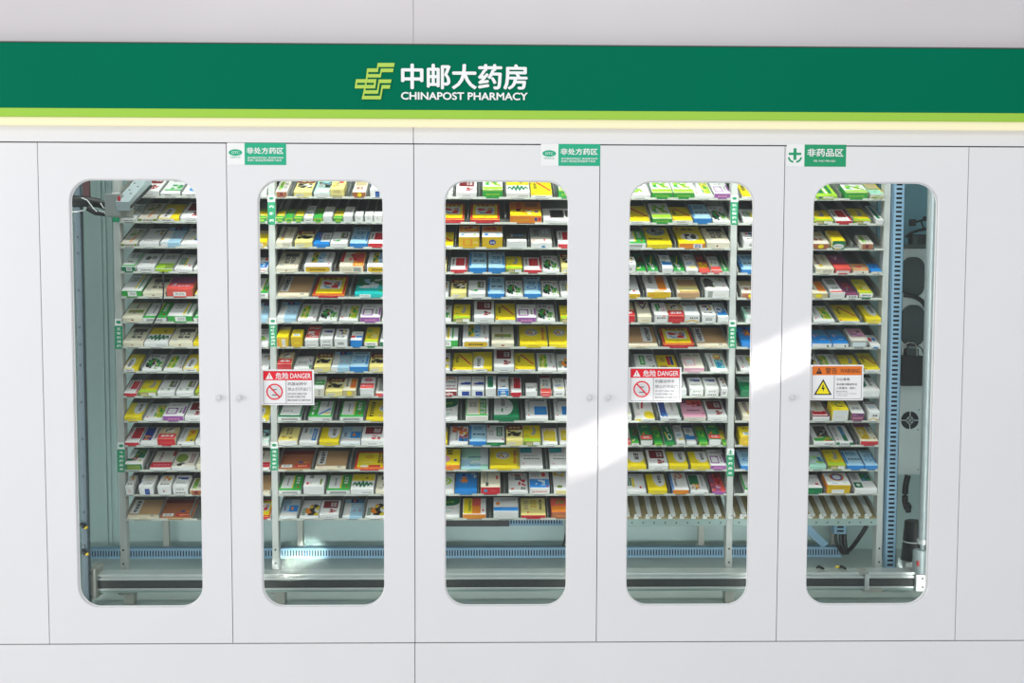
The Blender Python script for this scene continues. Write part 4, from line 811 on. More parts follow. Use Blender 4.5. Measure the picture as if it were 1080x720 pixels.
'bwv': ('white box with blue wave', 'w','w','w',20,7,'r .05 .1 .95 .42 b;g .1 .3 .9 .6 BbSz;t .3 .8 .9 .92 S1;r 0 .7 1 1 z','t .3 .1 .8 .3 a1'),
'yrs': ('yellow box with navy and red column', 'Y','y','y',19,2,'r .06 .1 .94 .98 y;r .55 .3 .7 .9 r;r .72 .3 .85 .9 B;r .15 .1 .5 .25 N;t .2 .5 .45 .8 N2',''),
'wgb2': ('white box with green square and sprigs', 'w','w','w',20,2,'r .25 .3 .5 .9 g;T .3 .4 .45 .85 w1;g .65 .1 .95 .3 lh;t .1 .15 .25 .2 a1;T .62 .5 .9 .9 a1',''),
'pkf': ('white box with pink frame', 'i','P','i',20,5,'f .08 .12 .62 .62 P;r .16 .18 .55 .56 w;t .2 .75 .9 .92 a1;T .75 .3 .85 .8 i1','t .3 .2 .9 .6 w1'),
'bch': ('white box with blue and orange cartoon', 'w','w','w',20,3,'r .4 .08 .9 .6 t;g .45 .1 .85 .55 sbs;o .4 .6 .85 .95 o;o .45 .7 .8 .9 e;T .15 .2 .3 .9 v1','t .6 .3 .9 .7 a1'),
'tgb': ('deep green box', 'G','G','G',18,6,'r 0 .6 1 1 M;d .1 .9 .9 .5 w;g .3 .2 .8 .5 gG','t .2 .3 .8 .6 G1'),
'ywp': ('white box with yellow corner and red line', 'w','y','w',20,3,'o .5 .0 1 .45 y;r .7 0 1 .3 y;d .45 .6 .55 1 r;T .2 .55 .35 .98 k2;t .1 .2 .3 .28 P1','r .3 0 1 1 w;t .4 .3 .8 .7 k1'),
'bwp': ('white box with blue panel', 'w','w','b',20,4,'r .05 .1 .35 1 B;g .1 .05 .45 .3 b;T .6 .4 .75 .98 a1;r .95 0 1 1 G','r .4 .2 .8 .7 a'),
'pkr': ('pink box with dark red back', 'P','i','m',21,5,'r .3 .7 1 1 x;r 0 .8 .3 1 v;g .5 .6 .9 .9 rm;t .2 .32 .8 .42 k1;o .88 .15 .95 .22 r','t .3 .3 .6 .5 a1'),
'grw': ('slim white box with green top', 'G','w','w',20,6,'r 0 .05 1 .32 x;t .2 .12 .8 .25 w1;g .2 .35 .8 .6 goG;t .2 .8 .8 .9 l1',''),
'bor': ('white box with blue side and orange front', 'w','o','b',20,5,'r 0 0 .1 1 b;u .3 .65 .8 .98 o;g .35 .7 .7 .9 xo;T .2 .2 .35 .7 k1;t .5 .2 .8 .4 i2','t .2 .3 .6 .6 Y1'),
'gfl': ('white box with green panel and orange flower', 'w','w','w',20,3,'r .06 .4 .6 .98 G;g .15 .15 .6 .45 oyo;T .7 .3 .85 .95 a1;r .3 .08 .4 .14 G','o .8 .3 .9 .7 m'),
'rpp': ('red and lilac patterned box', 'x','p','v',21,2.5,'r 0 .0 .4 1 v;g .0 .0 1 .4 pPvx;r .5 .4 .75 1 m;g .3 .5 1 1 rxr',''),
'gln': ('lime and green striped box', 'l','l','l',16,4,'r .2 .2 .5 1 G;r .55 .2 .65 1 w;r .7 .2 .85 1 G;o .05 .35 .3 .6 w;r .0 .0 1 .15 l','o .2 .2 .35 .8 B;r .4 .2 .85 .8 i'),
'mlf': ('pale mint box with leaf pattern', 'M','i','i',18,6,'r 0 .4 1 1 h;t .3 .15 .6 .25 g1;r .05 .5 .95 .95 q;d .9 .9 .98 .1 y','g .05 .1 .95 .5 hgNl;t .3 .6 .7 .8 g1'),
'wgb': ('white box with dark green bar', 'w','w','w',20,5,'r .2 .08 .75 .55 G;r .2 .3 .75 .95 G;t .3 .6 .7 .9 S2',''),
'yel3': ('yellow box with green and white front', 'y','G','e',20,9,'r 0 .5 1 1 Y;t .2 .6 .8 .9 y1','o .05 .02 .95 .65 w;t .15 .2 .85 .45 a1;r .2 0 .6 .1 Y'),
'rdb': ('red box with white barcode strip', 'x','x','m',20,5,'r 0 .35 1 1 v;r 0 .3 1 .38 m;d .25 .9 .4 .6 P;d .4 .6 .55 .9 P','r .1 .2 .9 .6 w;t .2 .3 .8 .5 a1'),
'ors': ('short orange tan box', 'n','i','n',11,3,'f 0 0 1 1 o;g .3 .3 .7 .7 x;t .1 .8 .9 .9 x1','o .6 .2 .7 .7 k'),
'bls': ('short bright blue box', 'b','i','b',11,3,'g .35 .35 .65 .65 B;t .2 .75 .8 .9 B1','o .6 .2 .7 .7 k'),
'wor': ('silver white box with orange line', 'w','w','w',21,7,'r 0 .0 1 .1 x;t .2 .2 .7 .4 a1;r .1 .55 .7 .95 a;r .85 0 1 1 v','t .1 .3 .8 .6 i2'),
'mrn': ('slim maroon box', 'v','w','m',19,4,'t .2 .5 .8 .9 x2;d .3 .3 .5 .6 a','T .2 .2 .9 .8 k3'),
'blb': ('bright blue box with orange spot', 'b','w','b',20,4,'r 0 .55 1 1 S;g .25 .45 .55 .65 oP;t .5 .25 .8 .32 z1','o .75 .2 .85 .7 k'),
'pgr': ('pinkish grey box', 'i','a','a',20,7,'r .1 .3 1 1 P;g .1 .3 .95 .6 PpaP;o .6 .65 .8 .8 d','r .1 .2 .9 .8 z'),
'rbl': ('white box with red and blue capsules', 'w','w','w',14,3,'o .1 .35 .45 .75 r;o .5 .4 .85 .75 b;t .2 .85 .8 .92 a1','r .3 0 .8 .5 b'),
'gnw': ('white box with green corner', 'w','w','w',20,5,'r 0 .35 .4 .7 G;g .1 .2 .5 .4 kGw;T .55 .35 .75 .95 d1;o .85 .15 .92 .22 r','t .2 .3 .6 .5 z1'),
'gnf': ('white box with green front', 'w','G','w',20,6,'T .3 .4 .5 .9 k1;o .7 .2 .9 .35 r;t .2 .7 .8 .8 a1','t .2 .3 .6 .5 g1'),
'rfr': ('white box with red frame', 'w','w','m',21,4,'f 0 0 1 1 m;r .1 .12 .9 .35 r;r .25 .3 .75 .95 i;T .4 .4 .6 .9 q1','t .2 .3 .8 .6 i1'),
'ycb': ('big yellow box with white front', 'y','w','y',22,11,'u .3 .3 .8 .8 G;r .7 .4 .9 .7 y;t .1 .1 .6 .2 Y1','t .2 .3 .8 .5 i1'),
'pvl': ('white box with violet front', 'w','v','a',22,8,'t .2 .3 .8 .45 a1;r .1 .6 .9 .95 i','t .1 .3 .9 .5 P1;o .1 .7 .35 .9 p;t .5 .7 .9 .9 B1'),
'bkp': ('white box with dark photo and rainbow edge', 'w','w','w',21,4,'r .25 .3 .85 .9 d;g .35 .35 .8 .8 kak;r .05 .05 .95 .22 g;g .1 .05 .9 .3 grYgk;t .2 .92 .9 .98 a1','t .5 .3 .9 .7 k1'),
'gbk': ('white box with blue green bar', 'w','w','w',21,4,'r .5 .05 .75 .95 S;r .5 .05 .75 .4 G;T .1 .3 .3 .9 a1;o .1 .1 .18 .18 r','r 0 0 .2 1 G;r .8 0 1 1 G;t .25 .3 .75 .7 k1'),
'yrm': ('cream and yellow box with red front', 'c','r','i',22,5,'r .1 .1 .6 .8 Y;g .15 .2 .6 .75 eYq;r .05 .8 1 1 v;T .65 .4 .85 .9 a1;o .82 .1 .9 .18 r','t .4 .2 .9 .6 m1'),
'ltg': ('pale green box with blue print', 'M','M','w',18,4,'r 0 .7 1 1 z;g .1 .2 .9 .7 Mlz;d .7 .6 .8 .3 B;d .8 .6 .95 .3 b','t .4 .3 .8 .6 a1'),
'orr': ('big orange box with colour ring', 'w','Y','o',23,10,'u .2 .3 .85 .95 Y;u .24 .34 .81 .91 r;u .3 .38 .75 .86 b;o .36 .44 .7 .8 w;t .2 .08 .45 .14 S1;t .7 .08 .9 .14 l1','r .2 .05 .75 .5 w;t .1 .6 .9 .85 Y1'),
'gtx': ('white box with green label and panel', 'w','w','w',22,4,'r .5 .5 .95 .98 G;g .5 .5 .95 .98 GgS;r .05 .1 .42 .42 G;o .15 .18 .32 .34 w;T .15 .55 .35 .98 a2',''),
}
# rows: shelf -> boxes seen from left to right: front left px, front right px, kind [, height px, front px]
R_ = {
1: """147 168 mar 24 6;169.5 190 grl;192 212 bov
127.8 144.8 wtx;145.5 166 crg;167 189.5 ovl;190.5 213 mar
124 145 crg;147 168 wht;169.5 190.5 lbl;191 213 wbl
124 143.5 gfw;145 163.5 fis;164 182.5 lim;184 203 wgc;204.5 222 wht
124.5 150 gfb 25 7;151 175 crm;176.5 203.5 red;206 226 ovl
125 150.5 crb;151 175.5 grn;177.5 203 gfb;204.5 228 grn
126 151.5 crm;152.5 177.5 zig;178.5 203.5 crm;204.5 226 oval
126 146 ovl;150 170.5 herb;172.5 192.5 ygp;193.5 213 ovl
126.5 145 rtx;146 166 moo;166.5 184.5 wdk;186 204.5 wdk;206 224 moo
127.5 150 oval;151.5 171.5 ygr;172.5 194 pur;195 215 mar
127.5 147 rbx;148 166.5 nvo;166.5 185.5 rpn;187 205.5 oyp;206.5 224 mar
130 150.5 gdp;158 180.5 rpk;181 206.5 olv;207.5 228 crm
127 141 muc 21 9;147.5 162.5 swb 21 9;167 181 muc 21 9;183 198.5 swo 21 9;200.5 214 lmb 18 5
134 167.5 tan;168.5 202.5 brn""",
21: """270.5 283.5 wsl 16 6
268 282 tgy
266 281.5 yel 18 6
266.5 282 bhd 16 5
267 283 grn
269 282.5 lbl
269 283.5 wgl
268 284 wht

270 284.5 ovl
271 284 mnt
269 284 rpk
266 284.5 tan
266 285.5 yrd""",
2: """291 303 lmb 17 6;310 329 pan 19 6;331 348.5 mnt;348.5 363 pyb 19 9;372 386 lmy 17 6;390.5 404 swb 18 9
291 299.5 tgy 14 5;300.5 309.5 tgg;310.5 319.5 tgy 14 5;320.5 330 wms 18 5;331 340.5 tgg 15 5;341 350.5 wsl;352 361.5 tgy 15 5;362.5 372 wsl;374.5 383 wsm;385 393.5 wsm;394.5 403 wsm
290 308 crd 22 6;311 329.5 pan 18 6;330.5 347.5 bwh;348.5 366.5 wdk 17 5;369 387.5 blu2 22 5;388.5 406 rtx 17 5
290 314 crm 22 5;321 349.5 lan;358 383.5 orw;387 412 lan
291.5 325.5 tan 23 2;329.5 363 yrd 23 3;374 408 tea
291.5 312.5 lbl 22 5;314 333.5 ygp 20 3;336 355.5 herb 19 3;357.5 377.5 ygr 20 3;380 401 pur 20 6;402.5 420 ygp
292 304.5 yel 22 11;307.5 319 yel2 19 11;322 336 rws 23 8;338 351 swo 20 9;353 366.5 mul 20 9;370 382 bfr 17 8;384.5 398.5 ycl 22 6;401 415 gnf 19 6
291 308 rpn 21 9;310 328 wmc 17 4;331.5 349 pan 20 6;349 368.5 lbl 22 5;369 388 blu2 22 6;389.5 407 pan 20 6
331 342 gwb 22 9;343.5 361.5 pan 20 6;362 375.5 ort 20 7;380 394.5 pnk 21 9;396 410 pnk2 20 4
293 317.5 grt 22 5;325.5 350 grb 22 5;358.5 383 grn 22 5;386 411 ymd 23 3
291.5 314 ytx 20 6;315.5 334.5 bst 20 4;337 357.5 oval 20 5;358.5 380 nlb 21 3;381 405 mar 21 6
294 327.5 brn 21 2;332 364.5 tan 21 2;373.5 406 yrl 20 2
293 317.5 grn 21 5;320.5 342 wgd 21 9;344.5 369 grn 21 5;370 394 zig 22 6;396 420 crm 21 4
293.5 313 nlb 21 2;316 336 herl 20 2;337 357.5 mar 20 5;361 382 lbl 21 2;385 406 herl 21 2""",
3: """455 477.5 mar 17 6;481 502.5 mar 20 6;509 530 lgf 21 9;534 558.5 zig 20 6;560 582.5 dia 19 3.5;589 611 lgf 17 9
462 489.5 yrd 21 4;496 527 yrd 21 4;538 571 orb 23 8;573 603 wbk 16 4
452 478 dia 17 3;484 505.5 ora 24 12;508.5 530 orb2 24 12;534.5 555.5 wnv 16 7;560 582 wrt 22 6;588.5 610 rtx 19 5
453 471 pan 18 6;475 493 rtx 17 4;495 513 blu 23 6;515 532.5 blu2 23 6;533.5 551 moo 18 5;552.5 571.5 rtx 17 4;572.5 590 herb 19 3;592 610 pan 21 7
452 473 wht 18 3;475.5 492 pan 20 6;494 512 wdk 19 5;514.5 532 blu 23 5;533.5 551.5 herb 19 3;553 570.5 blu2 23 5;572 590 herb 19 3;591.5 610 wgc 19 4
455 476 herb 19 3;478 496 moo 20 5;500 521 mar 24 6;522.5 543.5 dia 21 3.5;545 565.5 pur 20 6;566.5 585.5 herb 20 3;591 610 moo 19 5
452 483 gfb 22 8;488 515.5 lan 25 7;518.5 542 crb 24 5;548 577.5 med 24 4;579 608 med 24 4
452 474.5 herl 21 3;477.5 498 dia 21 3;498.5 519 ovl 22 4;521 542 mar 25 6;543 564.5 dia 21 3.5;567 587 ygp 21 3;588 610 herl 20 3
464 482 rwd 22 6;483 496.5 sw2 22 8;497.5 510.5 sw2 22 8;512 523 wgb 23 9;525 536.5 blk 23 7;538.5 550 rbx 21 5;554.5 566.5 wmc 15 6;570 581.5 rds 23 5;583.5 595.5 wms 20 7;596.5 609 swo 19 8
456 482.5 gcp 24 3;491 515 grm 24 6;520.5 547.5 gbg 25 5;554.5 578 wbp 24 4;585 611 wbp 24 4
454 472 yel 20 4;474 493.5 wph 21 3;495 513 blu 23 5;513 532 gfs 22 4;534 551.5 pan 22 6;552 570.5 moo 22 5;572 588 ysp 19 3;590.5 608 ysp 20 3
456 485 yrx 23 6;486 515 mtb 24 2;516.5 548 med 24 3;548.5 572.5 wtl 24 3;580 606 wtl 24 3
453 479 kid 23 4;480 503 bst2 23 4;507 527.5 rbk 24 8;536.5 557 rbd 23 3;558.5 579.5 bhd 24 7;584 606 gld 24 5
454 484.5 gcp 22 3;488 512.5 yol 22 5;520.5 546.5 wbb 23 8;549.5 575.5 ytr 22 4;581.5 606 rdo 22 7""",
4: """663 686 wgl 19 4;687.5 709 lgf 20 7;710 731.5 lgf 20 7;732.5 752.5 ygr 19 4;753 775 pur 18 6
660 685.5 dia 19 3;688 708.5 lgf 22 6;709 730.5 dia 18 4;731.5 750 blu 21 6;752 773 herb 19 3
656 681 grn 19 6;682.5 708.5 ypw 23 5;716 743.5 yhd 24 6;745 769.5 crm 23 7
654 670.5 mul 18 10;670.5 681.5 tgd 21 3;683 694.5 tgr 20 3;698.5 709.5 blc 21 6;710 722.5 tgr 20 3;723.5 736 wms 21 4;737 749 roy 21 3;749.5 761.5 rds 21 4;762 774 tgr 20 3
652 675 lyw 24 5;682 707.5 orf 25 7;714 737.5 tnb 23 6;743.5 769.5 wfd 23 9
652 669.5 rpn 22 8;672.5 687 crv 23 7;690 704 wgs 22 9;704.5 722 rpn 21 8;721.5 737.5 wgy 23 9;740 754.5 mul 20 9;756.5 771.5 bwv 22 7
656 694 tanr 23 2;699.5 732 yrd 22 4;735.5 772 tan 22 2
671 693.5 wgb2 20 3;693.5 715.5 yrs 19 3;721 742.5 pkf 21 5;749 769.5 bch 21 3
704 723.5 mul 22 8;727 741.5 swo 21 9;743 757.5 swo 21 9;760 773.5 mul 21 9
652 666 wms 20 6;669.5 690.5 ywp 21 3;696 718.5 bwp 22 4;720.5 744.5 pkr 23 5;746 767 mar 23 5
650 665 rds 20 5;666 674 tgd 20 3;676 688 grw 23 6;690 699 tgg 22 3;700.5 711.5 tgs 22 4;713.5 722.5 wms 22 4;723.5 734.5 blc 21 3;737 746.5 tgg 21 4;747.5 760 grw 23 7;762 770 tgy 21 3
653 681.5 oval 20 5;684 704.5 mar 22 5;705.5 725.5 oval 20 5;728.5 748.5 oval 20 5;749 768.5 pur 22 5
657 681.5 wgc 22 4;683.5 703.5 oval 22 5;709 726.5 bor 23 5;728 747 gfl 21 3;751 769 rpp 23 3""",
41: """783 805 dia 17 3
784 806 wgc 16 4
784 806 mul 18 9
782 806 blu 21 5
782 801 lmy 19 6
786 806 mnt 18 6
782 806 bst2 23 5
781 803 ygr 19 3
781 799 tgb 22 7
783 803 crd 21 6
780 801 yel2 21 10
781 803 blu2 22 5
785 808 grn 22 5""",
5: """858 883 gln;891 914.5 lgf 16 8;917.5 938.5 mlf 17 6
856 879 moo 15 4;881 898.5 rtx 16 4;900 918.5 moo 17 4;924 937.5 wgb 20 5
856 874 lmy 19 6;877 890.5 yel3 20 9;907.5 920.5 lmb 15 6
860 879 crd 21 6;880 897 rdb 21 6;899 916 ors 11 4;918.5 936.5 bls 11 3
854 872.5 ort 19 6;875.5 890.5 wor 22 7;892 904.5 mrn 19 4;906 920 ycl 21 6
858 880 ygr 19 3;885 906.5 dia 20 3;913 933.5 oval 20 5
856 877 blb 20 5;878 894.5 blb 20 5;896.5 914.5 pgr 21 8;917.5 932.5 rbl 14 3
850 865.5 herl 18 3;866 888 ygp 20 3;889 908 moo 19 4;912 933.5 dia 21 3.5
909 932 gnw 21 7
856 874.5 rfr 23 5;877 893.5 ycb 23 12;897 910.5 pvl 23 9;915 931 wgy 22 10
858 880.5 bkp 23 4;881.5 899.5 gbk 22 4;907 926 yrm 24 5
853 871 ltg 20 4;873 891.5 moo 22 5;893 911 blu 21 5;912 930.5 blu2 21 5
846 866.5 gnf 21 7;871.5 896 orr 23 10;901 926.5 gtx 23 5""",
}
WINX = {1: (208, 213), 21: (273, 284.5), 2: (290, 405), 3: (469.5, 599), 4: (662.5, 772), 41: (778, 796), 5: (853, 936)}
WL = {1: (79, 209), 2: (273, 405), 3: (469.5, 598.5), 4: (662.5, 793), 5: (854, 984)}
RACK = {1: 0, 21: 0, 2: 1, 3: 2, 4: 3, 41: 4, 5: 4}
DOORN = {1: 'leftmost door', 21: 'second door', 2: 'second door', 3: 'middle door', 4: 'fourth door', 41: 'fourth door', 5: 'rightmost door'}
VIS = {1: (84, 211), 21: (275, 284.5), 2: (290, 404.5), 3: (469.5, 598.5), 4: (662.5, 772), 41: (780, 792), 5: (855, 935)}

class Print:
    """collects coloured faces; layers are lifted a hair so that print lies on the card"""
    def __init__(s): s.v = []; s.f = []; s.c = []
    def poly(s, pts, c): o = len(s.v); s.v += pts; s.f.append(list(range(o, o+len(pts)))); s.c.append(c)
def art(P, spec, place, rng, asp):
    """spec in fractions; place(u, v, k) -> point; asp = height / width of the face"""
    k = 0
    for it in spec.split(';'):
        a = it.split()
        if not a: continue
        k += 1
        sh = a[0]; u0, v0, u1, v1 = map(float, a[1:5]); col = a[5]
        if sh == 'r': P.poly([place(u, v, k) for u, v in ((u0, v0), (u1, v0), (u1, v1), (u0, v1))], PAL[col])
        elif sh == 'o':
            P.poly([place(min(1, max(0, (u0+u1)/2+(u1-u0)/2*math.cos(2*PI*q/18))), min(1, max(0, (v0+v1)/2+(v1-v0)/2*math.sin(2*PI*q/18))), k) for q in range(18)], PAL[col])
        elif sh == 'u':
            for q in range(16):
                a0, a1 = 2*PI*q/16, 2*PI*(q+1)/16; cu, cv, ru, rv = (u0+u1)/2, (v0+v1)/2, (u1-u0)/2, (v1-v0)/2
                P.poly([place(cu+ru*m_*math.cos(t), cv+rv*m_*math.sin(t), k) for (m_, t) in ((1, a0), (1, a1), (.72, a1), (.72, a0))], PAL[col])
        elif sh == 'f':
            t = .07
            for q in ((u0, v0, u1, v0+t), (u0, v1-t, u1, v1), (u0, v0, u0+t, v1), (u1-t, v0, u1, v1)):
                P.poly([place(u, v, k) for u, v in ((q[0], q[1]), (q[2], q[1]), (q[2], q[3]), (q[0], q[3]))], PAL[col])
        elif sh == 'd':
            du, dv = u1-u0, (v1-v0)*asp; L = math.hypot(du, dv) or 1; nu, nv = -dv/L*.05, du/L*.05/max(asp, .2)
            P.poly([place(u, v, k) for u, v in ((u0-nu, v0-nv), (u1-nu, v1-nv), (u1+nu, v1+nv), (u0+nu, v0+nv))], PAL[col])
        elif sh == 'z':
            n_ = 5; w_ = (u1-u0)/n_
            for q in range(n_):
                ub = u0+q*w_; h0 = v0+(v1-v0)*.15*abs(q-2)
                for (ua, va, uc, vc) in ((ub, h0, ub+w_*.5, v1-.05*abs(q-2)), (ub+w_*.5, v1-.05*abs(q-2), ub+w_, h0), (ub+w_*.2, h0+(v1-h0)*.4, ub+w_*.9, h0+(v1-h0)*.4)):
                    du, dv = uc-ua, (vc-va)*asp; L = math.hypot(du, dv) or 1; nu, nv = -dv/L*.036, du/L*.036/max(asp, .2)
                    P.poly([place(u, v, k) for u, v in ((ua-nu, va-nv), (uc-nu, vc-nv), (uc+nu, vc+nv), (ua+nu, va+nv))], PAL[col])
        elif sh == 'g':
            n_ = max(7, int(18*math.sqrt((u1-u0)*(v1-v0))*1.6))
            for q in range(n_):
                cu, cv = rng.uniform(u0, u1), rng.uniform(v0, v1); ru = rng.uniform(.10, .26)*(u1-u0); rv = rng.uniform(.10, .26)*(v1-v0); an = rng.uniform(0, PI); c = PAL[rng.choice(col)]
                pts = []
                for t in range(7):
                    x = ru*math.cos(2*PI*t/7)*rng.uniform(.7, 1.2); y = rv*math.sin(2*PI*t/7)*rng.uniform(.7, 1.2)
                    pts.append(place(min(u1, max(u0, cu+x*math.cos(an)-y*math.sin(an)*(u1-u0)/(v1-v0))), min(v1, max(v0, cv+x*math.sin(an)*(v1-v0)/(u1-u0)+y*math.cos(an))), k+q*.05))
                P.poly(pts, c)
        elif sh in 'tT':
            c = PAL[col[0]]; n_ = int(col[1:] or 1)
            if sh == 't': cells = [(u0, v0+(v1-v0)*(q+.12)/n_, u1, v0+(v1-v0)*(q+.88)/n_, 0) for q in range(n_)]
            else: cells = [(u0+(u1-u0)*(q+.12)/n_, v0, u0+(u1-u0)*(q+.88)/n_, v1, 1) for q in range(n_)]
            for (a0, b0, a1, b1, vert) in cells:
                gw = (a1-a0) if vert else (b1-b0)*asp; ln = (b1-b0)*asp if vert else (a1-a0)
                m_ = max(2, min(7, int(ln/max(gw*1.15, 1e-3))))
                for g in range(m_):
                    if vert: x0, x1, y0, y1 = a0, a1, b0+(b1-b0)*(g+.1)/m_, b0+(b1-b0)*(g+.9)/m_
                    else: x0, x1, y0, y1 = a0+(a1-a0)*(g+.1)/m_, a0+(a1-a0)*(g+.9)/m_, b0, b1
                    w_, h_ = x1-x0, y1-y0
                    for (p, q_, r_, s_) in rng.sample([(0, .75, 1, 1), (0, .38, 1, .6), (0, 0, 1, .22), (.38, 0, .62, 1), (0, 0, .22, 1), (.78, 0, 1, 1), (.1, .2, .9, .36), (.2, .62, .36, 1)], 5):
                        P.poly([place(x0+w_*u, y0+h_*v, k) for u, v in ((p, q_), (r_, q_), (r_, s_), (p, s_))], c)
def card_mesh(name, P):
    me = bpy.data.meshes.new(name); me.from_pydata([tuple(p) for p in P.v], [], P.f); me.materials.append(CARD)
    ca = me.color_attributes.new('print', 'FLOAT_COLOR', 'CORNER')
    data = []
    for f, c in zip(P.f, P.c): data += list(c)*len(f)
    ca.data.foreach_set('color', data); me.update(); return me
EPS = .00016
def box_print(kind, w, L, t, rng):
    """returns (body print, end flap print) in box space: x across, y up the slope from the front end, z off the tray"""
    _, tc, fc, sc, _, _, ta, fa = T_[kind]
    B = Print(); c = min(.0012, t*.1)
    bm = bmesh.new(); bmesh.ops.create_cube(bm, size=1)
    for v in bm.verts: v.co = Vector((v.co.x*w, (v.co.y+.5)*L, (v.co.z+.5)*t))
    bmesh.ops.bevel(bm, geom=bm.edges[:], offset=c, segments=1, affect='EDGES')
    bm.normal_update()
    for f in bm.faces:
        n_ = f.normal; col = PAL[tc] if n_.z > .6 else PAL[fc] if n_.y < -.9 else PAL[sc]
        B.poly([v.co.copy() for v in f.verts], col)
    bm.free()
    wi, Li = w-2*c, L-2*c
    art(B, ta, lambda u, v, k: Vector((-wi/2+wi*u, c+Li*v, t+EPS*k*.6)), rng, Li/wi)
    # print carried a little way down the long sides
    Fp = Print(); th = .0007; ti = t-2*c
    x0, x1, z0, z1 = -wi/2, wi/2, c, t-c
    pts = [Vector((x, y, z)) for y in (-th, 0) for (x, z) in ((x0, z0), (x1, z0), (x1, z1), (x0, z1))]
    for q in ((0, 1, 2, 3), (0, 4, 5, 1), (1, 5, 6, 2), (2, 6, 7, 3), (3, 7, 4, 0)): Fp.poly([pts[i] for i in q], PAL[fc])
    art(Fp, fa, lambda u, v, k: Vector((x0+wi*u, -th-EPS*k*.6, z0+ti*v)), rng, ti/wi)
    return B, Fp
items = []
for wn, txt in R_.items():
    for row, line in enumerate(txt.split('\n')):
        for e in [q for q in line.split(';') if q.strip()]:
            a = e.split(); x0, x1, kd = float(a[0]), float(a[1]), a[2]
            Hh, Ff = (float(a[3]), float(a[4])) if len(a) > 3 else T_[kd][4:6]
            vis = max(0, min(x1, VIS[wn][1]+(2 if wn == 1 else 0))-max(x0, VIS[wn][0]))
            area = vis*Hh
            if wn == 2 and row in (8,) and x0 < 334: area *= .5
            items.append(dict(wn=wn, row=row, x0=x0, x1=x1, kd=kd, H=Hh, F=Ff, area=area, vis=vis))
N_ONE = 318
for q in items:
    z = SHZ[q['row']]
    py_est = lip_px[q['row']]
    # pixel row of this shelf's lip at this place
    mid = (q['x0']+q['x1'])/2
    d = (FX*F_PX + RX*(mid-540) - UX*(py_est-360))
    for _ in range(3):
        p = at(mid, py_est, YR); py_est += (p.z-z)/(at(mid, py_est, YR).z-at(mid, py_est+1, YR).z)
    A = at(q['x0'], py_est-1, YR); B = at(q['x1'], py_est-1, YR)
    q['w'] = B.x-A.x; q['cx'] = (A.x+B.x)/2
    D = (YR-CAM.y); px = D/F_PX; al = math.atan2(CAM.z-z, D)
    q['t'] = q['F']*px/math.cos(TH+al)
    q['L'] = (q['H']-q['F'])*px*1.02/math.sin(TH+al)
# keep neighbours on a shelf apart
byrow = {}
for q in items: byrow.setdefault((RACK[q['wn']], q['row']), []).append(q)
for key, L_ in byrow.items():
    L_.sort(key=lambda q: q['cx'])
    for a, b in zip(L_, L_[1:]):
        ov = (a['cx']+a['w']/2+.0016)-(b['cx']-b['w']/2)
        if ov > 0:
            a['w'] -= ov/2; a['cx'] -= ov/4; b['w'] -= ov/2; b['cx'] += ov/4
    lo, hi = PX[key[0]]+pw/2+.0055, PX[key[0]+1]-pw/2-.0055
    for q in L_:
        a_, b_ = max(q['cx']-q['w']/2, lo), min(q['cx']+q['w']/2, hi)
        q['w'] = b_-a_; q['cx'] = (a_+b_)/2
for k in range(5):
    for row in range(14):
        build_shelf(k, row, [q['cx'] for q in byrow.get((k, row), [])])
# end stops carry labels; ordinal place on the shelf as seen through each door
for q in items: q['one'] = False
for q in sorted(items, key=lambda q: -q['area'])[:N_ONE]: q['one'] = True
def ordinal_label(q, peers):
    look = T_[q['kd']][0]
    dn = DOORN[q['wn']]
    if q['wn'] in (21, 41): return look+(', left of post, ' if q['wn'] == 21 else ', right of post, ')+SHELF[q['row']]+', '+dn
    same = [p for p in peers if T_[p['kd']][0] == look]
    if len(same) == 1: return look+' on '+SHELF[q['row']]+', '+dn
    i = same.index(q)
    return look+', '+ORD[i]+' such from left, '+SHELF[q['row']]+', '+dn
seen_rows = {}
for q in items: seen_rows.setdefault((q['wn'], q['row']), []).append(q)
for v in seen_rows.values(): v.sort(key=lambda q: q['x0'])
proto = {}
rest = Print()
for i, q in enumerate(items):
    rng = random.Random(sum(ord(c) for c in q['kd'])*31+7)
    Bp, Fp = box_print(q['kd'], q['w'], q['L'], q['t'], rng)
    loc = slope(q['cx'], .0008, .0016, SHZ[q['row']]+.0012)
    if not q['one']:
        Mx = Matrix.Translation(loc) @ Matrix.Rotation(TH, 4, 'X')
        for P in (Bp, Fp):
            for f, c in zip(P.f, P.c): rest.poly([Mx @ P.v[j] for j in f], c)
        continue
    peers = [p for p in seen_rows[(q['wn'], q['row'])] if p['one']]
    lab = ordinal_label(q, peers)
    if q['kd'] not in proto:
        o = bpy.data.objects.new('medicine_box', card_mesh('medicine_box', Bp)); COL.objects.link(o)
        f = bpy.data.objects.new('end_flap', card_mesh('end_flap', Fp)); COL.objects.link(f); f.parent = o
        proto[q['kd']] = (o, f)
    else:
        o = proto[q['kd']][0].copy(); o.data = card_mesh('medicine_box', Bp); COL.objects.link(o)
        f = proto[q['kd']][1].copy(); f.data = card_mesh('end_flap', Fp); COL.objects.link(f); f.parent = o
    o.location = loc; o.rotation_euler = (TH, 0, 0)
    tag(o, lab, 'medicine box', 'medicine boxes on the '+SHELF[q['row']])
if rest.f:
    o = bpy.data.objects.new('medicine_boxes', card_mesh('medicine_boxes', rest)); COL.objects.link(o)
    tag(o, 'narrow glimpses of medicine boxes cut off by the door frames', 'medicine boxes', None, 'stuff')
